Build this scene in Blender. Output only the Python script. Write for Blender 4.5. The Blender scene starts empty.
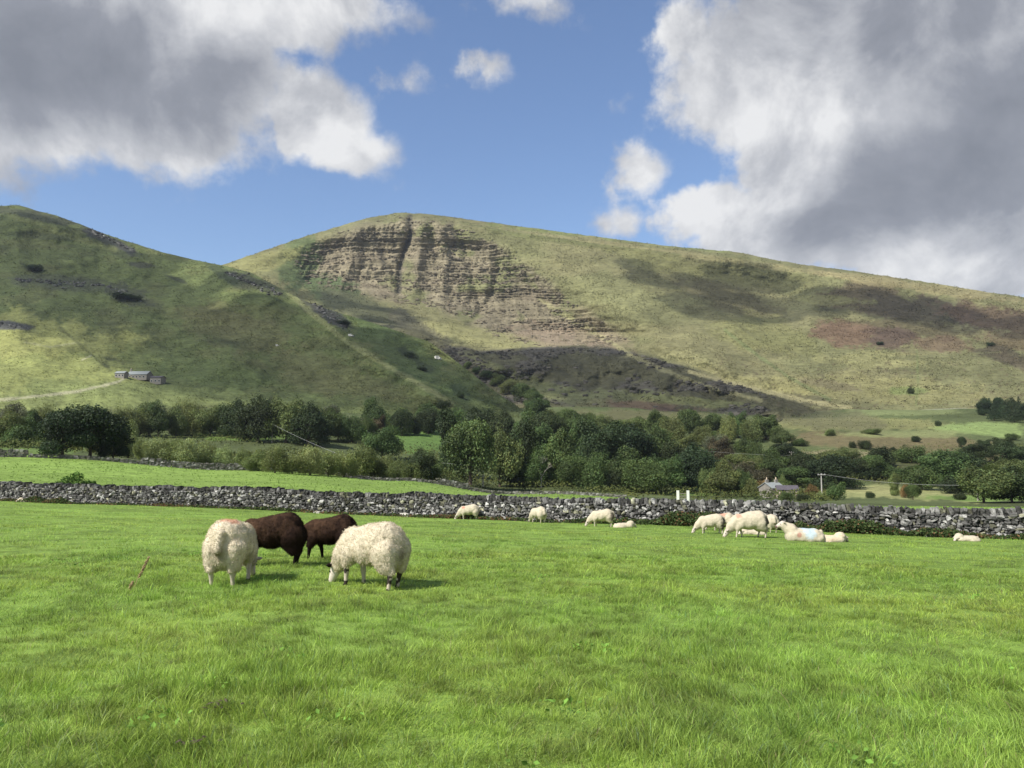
import bpy, bmesh, math, random
import numpy as np
from mathutils import Vector, Matrix
random.seed(7); rng = np.random.default_rng(7)
R = math.radians
scene = bpy.context.scene
C = scene.collection
# ------------------------------------------------------------------ camera maths
W, H, F = 1024.0, 768.0, 796.0
PITCH = math.atan(71.0 / F); CP, SP = math.cos(PITCH), math.sin(PITCH)
CAMZ = 1.6
def ab(u, v):
    s = (384.0 - v) / F
    k = CP - s * SP
    return ((u - 512.0) / F) / k, (SP + s * CP) / k
def P(u, v, Y):
    a, b = ab(u, v)
    return a * Y, Y, CAMZ + b * Y
def proj(X, Y, Z):
    dz = Z - CAMZ
    d = np.maximum(Y * CP + dz * SP, .01)
    return 512 + F * X / d, 384 - F * (dz * CP - Y * SP) / d
def zv(v, Y): return CAMZ + ab(512, v)[1] * Y

# ------------------------------------------------------------------ noise
def _h(ix, iy, iz, seed):
    h = (ix * 374761393 + iy * 668265263 + iz * 2147483647 + seed * 1274126177) & 0xFFFFFFFF
    h = ((h ^ (h >> 13)) * 1274126177) & 0xFFFFFFFF
    h = ((h ^ (h >> 16)) * 2246822519) & 0xFFFFFFFF
    return ((h ^ (h >> 15)) & 0xFFFFFF) / float(0xFFFFFF)
def vnoise(x, y, z=None, seed=0):
    x = np.asarray(x, float); y = np.asarray(y, float)
    fx, fy = np.floor(x), np.floor(y)
    ix, iy = fx.astype(np.int64), fy.astype(np.int64)
    tx, ty = x - fx, y - fy
    tx = tx * tx * (3 - 2 * tx); ty = ty * ty * (3 - 2 * ty)
    if z is None:
        g = lambda a, b: _h(ix + a, iy + b, 0, seed)
        return (g(0,0)*(1-tx)+g(1,0)*tx)*(1-ty) + (g(0,1)*(1-tx)+g(1,1)*tx)*ty
    z = np.asarray(z, float); fz = np.floor(z); iz = fz.astype(np.int64); tz = z - fz; tz = tz*tz*(3-2*tz)
    g = lambda a, b, c: _h(ix + a, iy + b, iz + c, seed)
    l = (g(0,0,0)*(1-tx)+g(1,0,0)*tx)*(1-ty) + (g(0,1,0)*(1-tx)+g(1,1,0)*tx)*ty
    m = (g(0,0,1)*(1-tx)+g(1,0,1)*tx)*(1-ty) + (g(0,1,1)*(1-tx)+g(1,1,1)*tx)*ty
    return l*(1-tz)+m*tz
def fbm(x, y, oct=4, seed=0, z=None, gain=.5):
    s = 0; a = 1; t = 0; k = 1.0
    for i in range(oct):
        s = s + a * vnoise(np.asarray(x)*k + 17.3*i, np.asarray(y)*k - 9.1*i, None if z is None else np.asarray(z)*k, seed + i)
        t += a; a *= gain; k *= 2.03
    return s / t
def sm(e0, e1, x):
    t = np.clip((np.asarray(x, float) - e0) / (e1 - e0), 0, 1); return t*t*(3-2*t)

# ------------------------------------------------------------------ mesh helpers
def link(o, parent=None):
    C.objects.link(o)
    if parent is not None: o.parent = parent
    return o
def mesh_np(name, verts, faces_flat, loop_tot, mat=None, col=None, smooth=False, parent=None, attrs=None):
    verts = np.asarray(verts, np.float32).reshape(-1, 3)
    faces_flat = np.asarray(faces_flat, np.int32).ravel()
    lt = np.asarray(loop_tot, np.int32)
    me = bpy.data.meshes.new(name)
    me.vertices.add(len(verts)); me.vertices.foreach_set('co', verts.ravel())
    me.loops.add(len(faces_flat)); me.loops.foreach_set('vertex_index', faces_flat)
    me.polygons.add(len(lt))
    ls = np.concatenate([[0], np.cumsum(lt)[:-1]]).astype(np.int32)
    me.polygons.foreach_set('loop_start', ls); me.polygons.foreach_set('loop_total', lt)
    me.polygons.foreach_set('use_smooth', np.full(len(lt), smooth))
    me.update(calc_edges=True); me.validate()
    if col is not None:
        a = me.color_attributes.new('Col', 'FLOAT_COLOR', 'POINT')
        c = np.ones((len(verts), 4), np.float32); c[:, :3] = np.asarray(col, np.float32).reshape(-1, 3)
        a.data.foreach_set('color', c.ravel())
    if mat: me.materials.append(mat)
    o = bpy.data.objects.new(name, me)
    return link(o, parent)
def grid_mesh(name, X, Y, Z, mat, col=None, smooth=True):
    n, m = X.shape
    V = np.stack([X, Y, Z], -1).reshape(-1, 3)
    i = np.arange(n - 1)[:, None] * m + np.arange(m - 1)[None, :]
    f = np.stack([i, i + 1, i + m + 1, i + m], -1).reshape(-1, 4)
    # make normals point up
    p = V[f[0]]; nz = np.cross(p[1]-p[0], p[3]-p[0])
    if V[f[len(f)//2]][0] is not None:
        q = V[f[len(f)//2]]; nz = np.cross(q[1]-q[0], q[3]-q[0])[2]
        if nz < 0: f = f[:, ::-1]
    return mesh_np(name, V, f, np.full(len(f), 4), mat, None if col is None else col.reshape(-1, 3), smooth)
def tag(o, label=None, cat=None, group=None, kind=None):
    if label: o['label'] = label
    if cat: o['category'] = cat
    if group: o['group'] = group
    if kind: o['kind'] = kind
    return o
def empty(name, loc, rz=0):
    o = bpy.data.objects.new(name, None); o.location = loc; o.rotation_euler = (0, 0, rz); o.empty_display_size = .1
    return link(o)

class MB:
    """collects shapes into one mesh"""
    def __init__(s): s.v = []; s.f = []
    def add(s, vs, fs):
        b = len(s.v); s.v += [tuple(p) for p in vs]; s.f += [tuple(i + b for i in f) for f in fs]
    def box(s, c, d, rz=0, tilt=None):
        M = Matrix.Rotation(rz, 3, 'Z')
        if tilt is not None: M = M @ tilt
        vs = []
        for x in (-.5, .5):
            for y in (-.5, .5):
                for z in (-.5, .5): vs.append(Vector(c) + M @ Vector((x*d[0], y*d[1], z*d[2])))
        s.add(vs, [(0,1,3,2),(4,6,7,5),(0,4,5,1),(2,3,7,6),(0,2,6,4),(1,5,7,3)])
    def tube(s, pts, rad, n=6, cap=True):
        pts = [Vector(p) for p in pts]; rings = []
        for i, p in enumerate(pts):
            d = (pts[min(i+1, len(pts)-1)] - pts[max(i-1, 0)]).normalized()
            a = d.orthogonal().normalized(); b = d.cross(a)
            r = rad[i] if hasattr(rad, '__len__') else rad
            rings.append([p + (a*math.cos(2*math.pi*k/n) + b*math.sin(2*math.pi*k/n))*r for k in range(n)])
        vs = [q for ring in rings for q in ring]; fs = []
        for i in range(len(pts)-1):
            for k in range(n):
                fs.append((i*n+k, i*n+(k+1) % n, (i+1)*n+(k+1) % n, (i+1)*n+k))
        if cap: fs += [tuple(range(n))[::-1], tuple(range((len(pts)-1)*n, len(pts)*n))]
        s.add(vs, fs)
    def build(s, name, mat, parent=None, smooth=False, col=None):
        me = bpy.data.meshes.new(name); me.from_pydata(s.v, [], s.f); me.update()
        if smooth: me.polygons.foreach_set('use_smooth', np.full(len(me.polygons), True))
        if mat: me.materials.append(mat)
        return link(bpy.data.objects.new(name, me), parent)

# ------------------------------------------------------------------ materials
def newmat(name):
    m = bpy.data.materials.new(name); m.use_nodes = True
    nt = m.node_tree; b = nt.nodes['Principled BSDF']
    b.inputs['Roughness'].default_value = .85
    b.inputs['Specular IOR Level'].default_value = .2
    return m, nt, b
def N(nt, t, **kw):
    n = nt.nodes.new(t)
    for k, v in kw.items():
        if k.startswith('i_'):
            n.inputs[k[2:]].default_value = v
        else: setattr(n, k, v)
    return n
def noise(nt, scale, detail=5, rough=.55, vec=None, dist=0):
    n = N(nt, 'ShaderNodeTexNoise'); n.inputs['Scale'].default_value = scale; n.inputs['Detail'].default_value = detail
    n.inputs['Roughness'].default_value = rough; n.inputs['Distortion'].default_value = dist
    if vec is not None: nt.links.new(vec, n.inputs['Vector'])
    return n
def mathn(nt, op, a, b=None, c=None, clamp=False):
    n = N(nt, 'ShaderNodeMath', operation=op); n.use_clamp = clamp
    for i, x in enumerate((a, b, c)):
        if x is None: continue
        if isinstance(x, (int, float)): n.inputs[i].default_value = x
        else: nt.links.new(x, n.inputs[i])
    return n.outputs[0]
def maprange(nt, x, a, b, c, d, smooth=False):
    n = N(nt, 'ShaderNodeMapRange'); n.interpolation_type = 'SMOOTHSTEP' if smooth else 'LINEAR'
    nt.links.new(x, n.inputs[0])
    for i, q in zip((1, 2, 3, 4), (a, b, c, d)): n.inputs[i].default_value = q
    return n.outputs[0]
def mixc(nt, fac, a, b, mode='MIX'):
    n = N(nt, 'ShaderNodeMix', data_type='RGBA', blend_type=mode)
    for i, x in ((0, fac), (6, a), (7, b)):
        if isinstance(x, (int, float)): n.inputs[i].default_value = x
        elif isinstance(x, tuple): n.inputs[i].default_value = (*x, 1) if len(x) == 3 else x
        else: nt.links.new(x, n.inputs[i])
    return n.outputs[2]
def vcol(nt): return N(nt, 'ShaderNodeVertexColor', layer_name='Col').outputs[0]
def objco(nt): return N(nt, 'ShaderNodeTexCoord').outputs['Object']

def mat_attr(name, scales=((1, .3),), bump=None, rough=.9, spec=.15, stretch=None, trans=0):
    """vertex colour times several noises"""
    m, nt, b = newmat(name)
    b.inputs['Roughness'].default_value = rough; b.inputs['Specular IOR Level'].default_value = spec
    co = objco(nt)
    if stretch:
        mp = N(nt, 'ShaderNodeMapping'); mp.inputs['Scale'].default_value = stretch; nt.links.new(co, mp.inputs['Vector']); co = mp.outputs[0]
    col = vcol(nt)
    for s, amp in scales:
        n = noise(nt, s, 6, .6, co)
        f = maprange(nt, n.outputs['Fac'], .3, .7, 1 - amp, 1 + amp)
        cc = N(nt, 'ShaderNodeCombineColor')
        for i in range(3): nt.links.new(f, cc.inputs[i])
        col = mixc(nt, 1.0, col, cc.outputs[0], 'MULTIPLY')
    nt.links.new(col, b.inputs['Base Color'])
    if bump:
        s, dist, st = bump
        n = noise(nt, s, 8, .62, co)
        bp = N(nt, 'ShaderNodeBump'); bp.inputs['Distance'].default_value = dist; bp.inputs['Strength'].default_value = st
        nt.links.new(n.outputs['Fac'], bp.inputs['Height']); nt.links.new(bp.outputs[0], b.inputs['Normal'])
    if trans:
        tr = N(nt, 'ShaderNodeBsdfTranslucent'); nt.links.new(col, tr.inputs[0])
        mx = N(nt, 'ShaderNodeMixShader'); mx.inputs[0].default_value = trans
        nt.links.new(b.outputs[0], mx.inputs[1]); nt.links.new(tr.outputs[0], mx.inputs[2])
        nt.links.new(mx.outputs[0], nt.nodes['Material Output'].inputs[0])
    return m
def mat_plain(name, c, rough=.85, nscale=8, amp=.25, bump=.3, dist=.02):
    m, nt, b = newmat(name); b.inputs['Roughness'].default_value = rough
    co = objco(nt); n = noise(nt, nscale, 6, .6, co)
    f = maprange(nt, n.outputs['Fac'], .3, .7, 0, 1)
    lo = tuple(x*(1-amp) for x in c); hi = tuple(min(1, x*(1+amp)) for x in c)
    nt.links.new(mixc(nt, f, lo, hi), b.inputs['Base Color'])
    if bump:
        bp = N(nt, 'ShaderNodeBump'); bp.inputs['Distance'].default_value = dist; bp.inputs['Strength'].default_value = bump
        nt.links.new(n.outputs['Fac'], bp.inputs['Height']); nt.links.new(bp.outputs[0], b.inputs['Normal'])
    return m
def mat_leaf(name):
    m, nt, b = newmat(name)
    b.inputs['Roughness'].default_value = .6; b.inputs['Specular IOR Level'].default_value = .25
    oi = N(nt, 'ShaderNodeObjectInfo')
    col = mixc(nt, 1.0, oi.outputs['Color'], vcol(nt), 'MULTIPLY')
    nt.links.new(col, b.inputs['Base Color'])
    tr = N(nt, 'ShaderNodeBsdfTranslucent')
    nt.links.new(mixc(nt, 1.0, col, (1.25, 1.2, .6), 'MULTIPLY'), tr.inputs[0])
    mx = N(nt, 'ShaderNodeMixShader'); mx.inputs[0].default_value = .22
    nt.links.new(b.outputs[0], mx.inputs[1]); nt.links.new(tr.outputs[0], mx.inputs[2])
    nt.links.new(mx.outputs[0], nt.nodes['Material Output'].inputs[0])
    return m
M_field = mat_attr('pasture_ground', ((.35, .15), (3.5, .25)), (9, .04, .6))
M_grass = mat_attr('grass_blades', ((.5, .12),), rough=.5, spec=.35, trans=.42)
M_meadow = mat_attr('valley_ground', ((.03, .18), (.4, .28), (2.2, .32)), (1.6, .35, .8))
M_hill = mat_attr('hill_turf', ((.02, .14), (.09, .2), (.4, .26)), (.16, 3.5, .7), stretch=(.7, 1, 1.6))
M_mount = mat_attr('mountain_turf', ((.012, .12), (.06, .17), (.25, .26)), (.1, 4.5, .7), stretch=(.6, .8, 1.9))
M_stone = mat_attr('limestone', ((6, .35), (30, .2)), (14, .03, .7))
M_leaf = mat_leaf('leaves')
M_weed = mat_attr('weed_leaves', ((2, .2),), trans=.2)
M_bark = mat_plain('bark', (.09, .07, .05), nscale=20)
M_dead = mat_plain('dead_wood', (.42, .38, .32), nscale=10, amp=.2)
M_core = mat_plain('wall_core', (.05, .048, .042), nscale=12)
M_wool = mat_attr('wool', ((9, .08), (45, .10)), (38, .01, .35), rough=.95, spec=.05)
M_lock = mat_attr('wool_locks', ((20, .1),), rough=.95, spec=.05, trans=.15)
M_skin = mat_plain('eye', (.01, .008, .006), rough=.25, bump=0)
M_wood = mat_plain('weathered_pole', (.30, .27, .23), nscale=15)
M_polewhite = mat_plain('pale_pole', (.42, .40, .36), nscale=15, amp=.1)
M_wire = mat_plain('wire_metal', (.45, .45, .42), rough=.5, bump=0)
M_white = mat_plain('white_paint', (.78, .77, .73), nscale=12, amp=.1)
M_render = mat_plain('stone_render', (.52, .43, .36), nscale=3, amp=.2)
M_housest = mat_plain('house_stone', (.24, .22, .19), nscale=4, amp=.35)
M_roofd = mat_plain('slate_roof', (.10, .09, .10), nscale=5, amp=.3)
M_roofl = mat_plain('pale_slate', (.25, .27, .26), nscale=5, amp=.25)
M_glassd = mat_plain('window_dark', (.02, .025, .03), rough=.15, bump=0)
M_car = mat_plain('car_white', (.75, .76, .78), rough=.35, bump=0)
M_tyre = mat_plain('tyre', (.02, .02, .02), bump=0)
M_pot = mat_plain('chimney_pot', (.62, .5, .36), nscale=9)
M_cloth = mat_plain('dark_jacket', (.05, .05, .07), nscale=9)

# ------------------------------------------------------------------ camera, light
cam = bpy.data.cameras.new('camera'); co = bpy.data.objects.new('camera', cam); link(co)
cam.sensor_width = 36; cam.lens = 36 * F / W; cam.clip_start = .05; cam.clip_end = 20000
co.location = (0, 0, CAMZ); co.rotation_euler = (math.pi/2 + PITCH, 0, 0)
scene.camera = co
SUN_EL = R(45); SA = math.atan2(-.70, -.56)          # azimuth measured from +Y towards +X
S = Vector((math.sin(SA)*math.cos(SUN_EL), math.cos(SA)*math.cos(SUN_EL), math.sin(SUN_EL)))
sl = bpy.data.lights.new('sun', 'SUN'); sl.energy = 4.4; sl.angle = R(.6); sl.color = (1, .955, .88)
so = bpy.data.objects.new('sun', sl); link(so); so.rotation_euler = S.to_track_quat('Z', 'Y').to_euler()
so.location = (-60, -40, 80)
scene.view_settings.view_transform = 'Standard'; scene.view_settings.look = 'None'
scene.view_settings.exposure = .5; scene.view_settings.gamma = 1; scene.view_settings.use_curve_mapping = False

# ------------------------------------------------------------------ world: sky and clouds
def build_world():
    w = bpy.data.worlds.new('World'); scene.world = w; w.use_nodes = True
    nt = w.node_tree; L = nt.links
    bg = nt.nodes['Background']
    sky = N(nt, 'ShaderNodeTexSky', sky_type='NISHITA'); sky.sun_disc = False
    sky.sun_elevation = SUN_EL; sky.sun_rotation = SA % (2*math.pi)
    sky.altitude = 200; sky.air_density = 1.0; sky.dust_density = .8; sky.ozone_density = 1.6
    d = N(nt, 'ShaderNodeTexCoord').outputs['Generated']
    sx = N(nt, 'ShaderNodeSeparateXYZ'); L.new(d, sx.inputs[0])
    az = mathn(nt, 'ARCTAN2', sx.outputs[0], sx.outputs[1])
    el = mathn(nt, 'ARCSINE', sx.outputs[2])
    cb = N(nt, 'ShaderNodeCombineXYZ'); L.new(az, cb.inputs[0]); L.new(el, cb.inputs[1])
    # wobble the coordinates so the blobs get cloud outlines
    n1 = noise(nt, 5.5, 9, .6, cb.outputs[0]); n2 = noise(nt, 2.2, 4, .5, cb.outputs[0])
    wv = N(nt, 'ShaderNodeVectorMath', operation='MULTIPLY_ADD')
    L.new(n1.outputs['Color'], wv.inputs[0]); wv.inputs[1].default_value = (.085, .07, 0)
    ofs = N(nt, 'ShaderNodeVectorMath', operation='SUBTRACT'); L.new(cb.outputs[0], ofs.inputs[0]); ofs.inputs[1].default_value = (.0425, .035, 0)
    L.new(ofs.outputs[0], wv.inputs[2])
    wc = wv.outputs[0]
    def ang(u, v):
        a, b = ab(u, v); return math.atan(a), math.atan(b / math.sqrt(1 + a*a))
    def blob(u, v, ru, rv, rot=0, vec=wc):
        a0, e0 = ang(u, v)
        mp = N(nt, 'ShaderNodeMapping', vector_type='TEXTURE'); L.new(vec, mp.inputs[0])
        mp.inputs['Location'].default_value = (a0, e0, 0); mp.inputs['Scale'].default_value = (ru/F, rv/F, 1)
        mp.inputs['Rotation'].default_value = (0, 0, R(rot))
        g = N(nt, 'ShaderNodeTexGradient', gradient_type='SPHERICAL'); L.new(mp.outputs[0], g.inputs[0])
        return g.outputs['Fac']
    def field(lst, combine='MAXIMUM'):
        acc = None
        for (u, v, ru, rv, rot, wt) in lst:
            f = mathn(nt, 'MULTIPLY', blob(u, v, ru, rv, rot), wt)
            acc = f if acc is None else mathn(nt, combine, acc, f)
        return acc
    cover = field([
        (40, 55, 300, 112, 0, 1.5), (230, -12, 225, 62, 0, 1.2), (80, 128, 210, 42, 0, .9), (-300, 20, 400, 115, 0, 1.5),
        (315, 115, 84, 60, 0, 1.15), (345, 148, 75, 36, 0, .9), (408, 82, 60, 40, 0, .42), (488, 70, 48, 34, 0, .58), (515, -5, 100, 34, 0, .5),
        (232, 62, 70, 70, 0, 1.0),
        (900, 40, 270, 150, 0, 1.5), (960, 180, 270, 120, 0, 1.5), (760, 50, 110, 90, -20, 1.1), (820, 165, 110, 85, 0, 1.3), (770, 110, 80, 60, 0, 1.0),
        (705, 212, 85, 44, 0, 1.3), (790, 230, 150, 50, 0, 1.3), (980, 268, 190, 50, 0, 1.2), (643, 172, 60, 48, 0, .58), (622, 218, 60, 30, 0, .38), (625, 95, 50, 30, 0, .26), (690, 20, 50, 50, 0, .8),
        (1400, 60, 480, 280, 0, 1.4)])
    # loose cloud over the part of the sky the picture does not show
    nb = noise(nt, 1.4, 5, .5, d)
    away = maprange(nt, mathn(nt, 'ABSOLUTE', az), .85, 1.3, 0, 1, True)
    up = maprange(nt, el, .58, .8, 0, 1, True)
    outside = mathn(nt, 'MAXIMUM', away, up)
    gen = mathn(nt, 'MULTIPLY', maprange(nt, nb.outputs['Fac'], .42, .62, 0, .9), outside)
    cover = mathn(nt, 'MAXIMUM', cover, gen)
    nd = noise(nt, 11, 10, .62, cb.outputs[0])
    nz = mathn(nt, 'MULTIPLY', mathn(nt, 'SUBTRACT', nd.outputs['Fac'], .5), 1.25)
    dens = mathn(nt, 'ADD', cover, nz)
    alpha = maprange(nt, dens, .16, .50, 0, 1, True)
    # thickness: thin parts bright, thick parts grey underneath
    dark = field([(80, 65, 300, 95, 4, 1.2), (190, 85, 90, 80, -25, .7), (-300, 30, 420, 150, 0, 1.1), (150, 15, 180, 50, 0, .45),
                  (945, 175, 220, 80, 0, 1.3), (900, 30, 230, 75, 0, 1.05), (840, 215, 150, 40, 0, 1.0), (1000, 110, 160, 100, 0, 1.0), (1400, 100, 450, 220, 0, 1.2)])
    dark = mathn(nt, 'MAXIMUM', dark, mathn(nt, 'MULTIPLY', outside, .45))
    bright = field([(220, 8, 120, 45, 0, 1.0), (318, 125, 105, 66, 0, .85), (80, 160, 230, 26, 0, .7), (770, 110, 130, 110, 0, .9), (705, 210, 100, 50, 0, 1.2), (985, 268, 190, 48, 0, .85), (800, 200, 70, 40, 0, .6), (60, 165, 220, 30, 4, .35), (1010, 50, 90, 40, 30, .5)])
    relief_a = noise(nt, 7, 9, .6, cb.outputs[0], .3)
    sh = N(nt, 'ShaderNodeVectorMath', operation='ADD'); L.new(cb.outputs[0], sh.inputs[0]); sh.inputs[1].default_value = (-.03, .035, 0)
    relief_b = noise(nt, 7, 9, .6, sh.outputs[0], .3)
    rel = mathn(nt, 'SUBTRACT', relief_a.outputs['Fac'], relief_b.outputs['Fac'])
    t = mathn(nt, 'ADD', mathn(nt, 'MULTIPLY', rel, 1.3), .76)
    t = mathn(nt, 'SUBTRACT', t, mathn(nt, 'MULTIPLY', dark, .58))
    t = mathn(nt, 'ADD', t, mathn(nt, 'MULTIPLY', bright, .42))
    t = mathn(nt, 'ADD', t, mathn(nt, 'MULTIPLY', mathn(nt, 'SUBTRACT', n2.outputs['Fac'], .5), .25))
    t = mathn(nt, 'MAXIMUM', mathn(nt, 'MINIMUM', t, 1.0), 0.0)
    rp = N(nt, 'ShaderNodeValToRGB'); L.new(t, rp.inputs[0])
    e = rp.color_ramp.elements
    g = 1.0 / (2 ** scene.view_settings.exposure)
    e[0].position = 0; e[0].color = (.235*g, .25*g, .285*g, 1)
    e[1].position = 1; e[1].color = (.88*g, .88*g, .88*g, 1)
    for pz, c in ((.35, (.31, .325, .365)), (.7, (.55, .56, .59))):
        q = e.new(pz); q.color = (c[0]*g, c[1]*g, c[2]*g, 1)
    skyc = N(nt, 'ShaderNodeVectorMath', operation='SCALE'); L.new(sky.outputs[0], skyc.inputs[0]); skyc.inputs['Scale'].default_value = SKY
    # grade the clear sky a little towards the photograph's blue
    skb = mixc(nt, 1.0, skyc.outputs[0], (.95, 1.0, 1.10), 'MULTIPLY')
    colr = mixc(nt, mathn(nt, 'MULTIPLY', alpha, .96), skb, rp.outputs[0])
    L.new(colr, bg.inputs[0]); bg.inputs[1].default_value = 1.0
    w.cycles.sampling_method = 'MANUAL'; w.cycles.sample_map_resolution = 512
SKY = .108
build_world()

# ------------------------------------------------------------------ the near field
def tw(X, Y): return Y + .393 * X
def field_z(X, Y):
    t = tw(X, Y) - 10
    s = np.where(t > 4, t, np.where(t < -4, 0, (t + 4)**2 / 16.0)) if False else np.log1p(np.exp(np.clip(t / 3.0, -30, 30))) * 3.0
    z = -.0535 * s - .0058 * X * np.clip((Y-8)/30., 0, 1.2)
    return z + .12*(fbm(X*.12+5, Y*.12, 2, 31)-.5)*sm(3, 12, Y) + .035*(fbm(X*.9, Y*.9, 2, 33)-.5)
def fieldP(u, v):
    """point of the near field seen at pixel (u, v)"""
    a, b = ab(u, v)
    lo = 2.0
    Ys = np.arange(2.5, 70, .02)
    z = field_z(a*Ys, Ys); zz = CAMZ + b*Ys
    k = np.argmax(zz < z); Y = Ys[k]
    return a*Y, Y, float(field_z(a*Y, Y))

def near_field():
    ys = np.concatenate([np.arange(-12, 20, .16), np.arange(20, 75, .35)])
    xs = np.concatenate([np.arange(-90, -14, .8), np.arange(-14, 14, .16), np.arange(14, 70, .6)])
    Yg, Xg = np.meshgrid(ys, xs, indexing='ij')
    t = tw(Xg, Yg)
    lim = t > 39.4                       # tuck everything behind the wall line up against it
    Yg = np.where(lim, 39.4 - .393*Xg, Yg)
    Z = field_z(Xg, Yg)
    n = fbm(Xg*.35, Yg*.35, 3, 5); n2 = fbm(Xg*2.2, Yg*2.2, 3, 6)
    c = np.array([.17, .26, .05])[None, None]*(.75+.5*n[..., None])
    c = c*(1-.4*sm(.5, .75, n2)[..., None])
    worn = sm(38.0, 39.0, t)[..., None]*.6
    c = c*(1-worn) + np.array([.10, .11, .05])*worn
    o = grid_mesh('field', Xg, Yg, Z, M_field, c)
    tag(o, 'bright green grazed pasture with clumpy grass sloping gently to the near stone wall', kind='structure')
near_field()

def grass():
    V = []; Fc = []; LT = []; CO = []
    base = 0
    def batch(n, r0, r1, seg, dens_r, wid):
        nonlocal base
        # radius drawn so that density falls with 1/r^2 beyond dens_r
        if r1 <= dens_r + .01: r = np.sqrt(rng.random(n)*(r1*r1-r0*r0)+r0*r0)
        else: r = r0*np.exp(rng.random(n)*math.log(r1/r0))
        th = (rng.random(n)-.5)*1.5
        X = r*np.sin(th); Y = r*np.cos(th)
        # a share of the blades gathers in tufts that splay outwards
        nt_ = max(50, int(n/70)); ti = rng.integers(0, nt_, n); istuft = rng.random(n) < .42
        tX, tY = X[:nt_].copy(), Y[:nt_].copy(); tS = (.6+.9*rng.random(nt_))*np.maximum(r[:nt_]/9, 1)
        gx, gy = rng.normal(0, 1, n), rng.normal(0, 1, n)
        X = np.where(istuft, tX[ti]+gx*.045*tS[ti], X); Y = np.where(istuft, tY[ti]+gy*.045*tS[ti], Y); r = np.hypot(X, Y)
        k = (tw(X, Y) < 38.7) & (r > 2.4); X = X[k]; Y = Y[k]; r = r[k]; n = len(X); istuft = istuft[k]; gx = gx[k]; gy = gy[k]; tH = (.5+.9*rng.random(nt_)**1.5)[ti[k]]
        Z = field_z(X, Y)
        far = np.maximum(r/7.0, 1)
        cl = fbm(X*1.1+3, Y*1.6, 3, 41); cl2 = fbm(X*4.2, Y*5.0, 2, 42); big = fbm(X*.22, Y*.3, 3, 43)
        h = (.03 + .035*sm(.38, .72, cl) + .045*sm(.5, .78, cl2) + .015*big)*(.55+.75*rng.random(n))
        h = np.where(istuft, (.06+.05*rng.random(n))*(1+.45*sm(12, 5, r))*tH*(.75+.5*sm(.35, .65, cl)), h*.8)
        h *= np.where(rng.random(n) < .02, 1.45, 1)
        h *= (1 - .25*sm(12, 30, r))*(.80+.2*sm(6, 11, r))
        w = wid*far*(.6+.8*rng.random(n))
        # lean: a swirling wind-laid field plus chance
        sw = (fbm(X*1.1+9, Y*1.3, 3, 44)*2-1)*6 + .6
        jit = rng.normal(0, 1.35, n)
        ld = sw + jit
        lean = h*(.6 + 1.6*rng.random(n)*sm(.3, .7, fbm(X*1.4, Y*1.4, 2, 45)))
        lx, ly = np.cos(ld)*lean, np.sin(ld)*lean
        lx = np.where(istuft, lx*.35+gx*.028, lx); ly = np.where(istuft, ly*.35+gy*.028, ly)
        fa = rng.random(n)*math.pi
        fa = np.where(r > 14, rng.normal(0, .5, n), fa)
        px, py = np.cos(fa)*w*.5, np.sin(fa)*w*.5
        # colour
        g = rng.random(n)
        hue = fbm(X*.6, Y*.6, 2, 46)
        tint = np.stack([.35+.08*g+.10*(hue-.5), .465+.08*g, .085+.025*g], -1)
        tint *= (.92 + .2*big)[:, None]
        dk = (1 - .12*sm(.58, .75, cl))*(1 - .32*sm(.57, .70, cl2)*sm(25, 9, r))*(1+.12*sm(.45, .3, cl2))  # pockets of tuft shade put into the blade colour
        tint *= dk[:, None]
        tint *= (.66+.74*rng.random(n))[:, None]
        tt = (.7+.65*rng.random(nt_))[ti[k]]
        tint[istuft] *= np.array([.80, .88, .80])*(tt[istuft, None])
        blue = rng.random(n) < .06; tint[blue] = tint[blue]*[.65, .72, 1.6]
        dry = rng.random(n) < .028; tint[dry] = np.array([.36, .32, .15])*(.6+.6*rng.random((dry.sum(), 1)))
        rows = []; cols = []
        for i in range(seg):
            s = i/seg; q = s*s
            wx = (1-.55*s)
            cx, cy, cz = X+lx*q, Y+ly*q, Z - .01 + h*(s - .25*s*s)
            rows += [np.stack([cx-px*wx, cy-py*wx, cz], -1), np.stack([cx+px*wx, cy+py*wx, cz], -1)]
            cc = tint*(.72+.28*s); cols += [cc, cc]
        rows.append(np.stack([X+lx, Y+ly, Z-.01+h*.75], -1)); cols.append(tint*1.08)
        nv = len(rows)
        vv = np.stack(rows, 1); V.append(vv.reshape(-1, 3)); CO.append(np.stack(cols, 1).reshape(-1, 3))
        b = base + np.arange(n)*nv
        fl = []; lt = []
        # build faces blade by blade in a flat order
        parts = []
        for i in range(seg-1):
            parts.append(np.stack([b+2*i, b+2*i+1, b+2*i+3, b+2*i+2], -1))
        tri = np.stack([b+2*(seg-1), b+2*(seg-1)+1, b+2*seg], -1)
        for p in parts: Fc.append(p.ravel()); LT.append(np.full(n, 4))
        Fc.append(tri.ravel()); LT.append(np.full(n, 3))
        base += n*nv
    batch(340000, 2.6, 7.0, 3, 7.0, .0038)
    batch(380000, 7.0, 16.0, 2, 7.0, .0038)
    batch(300000, 16.0, 62.0, 1, 7.0, .0036)
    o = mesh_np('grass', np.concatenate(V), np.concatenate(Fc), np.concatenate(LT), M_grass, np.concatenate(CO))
    tag(o, 'short green grass blades in wind-laid clumps all over the pasture', kind='stuff')
grass()

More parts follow.
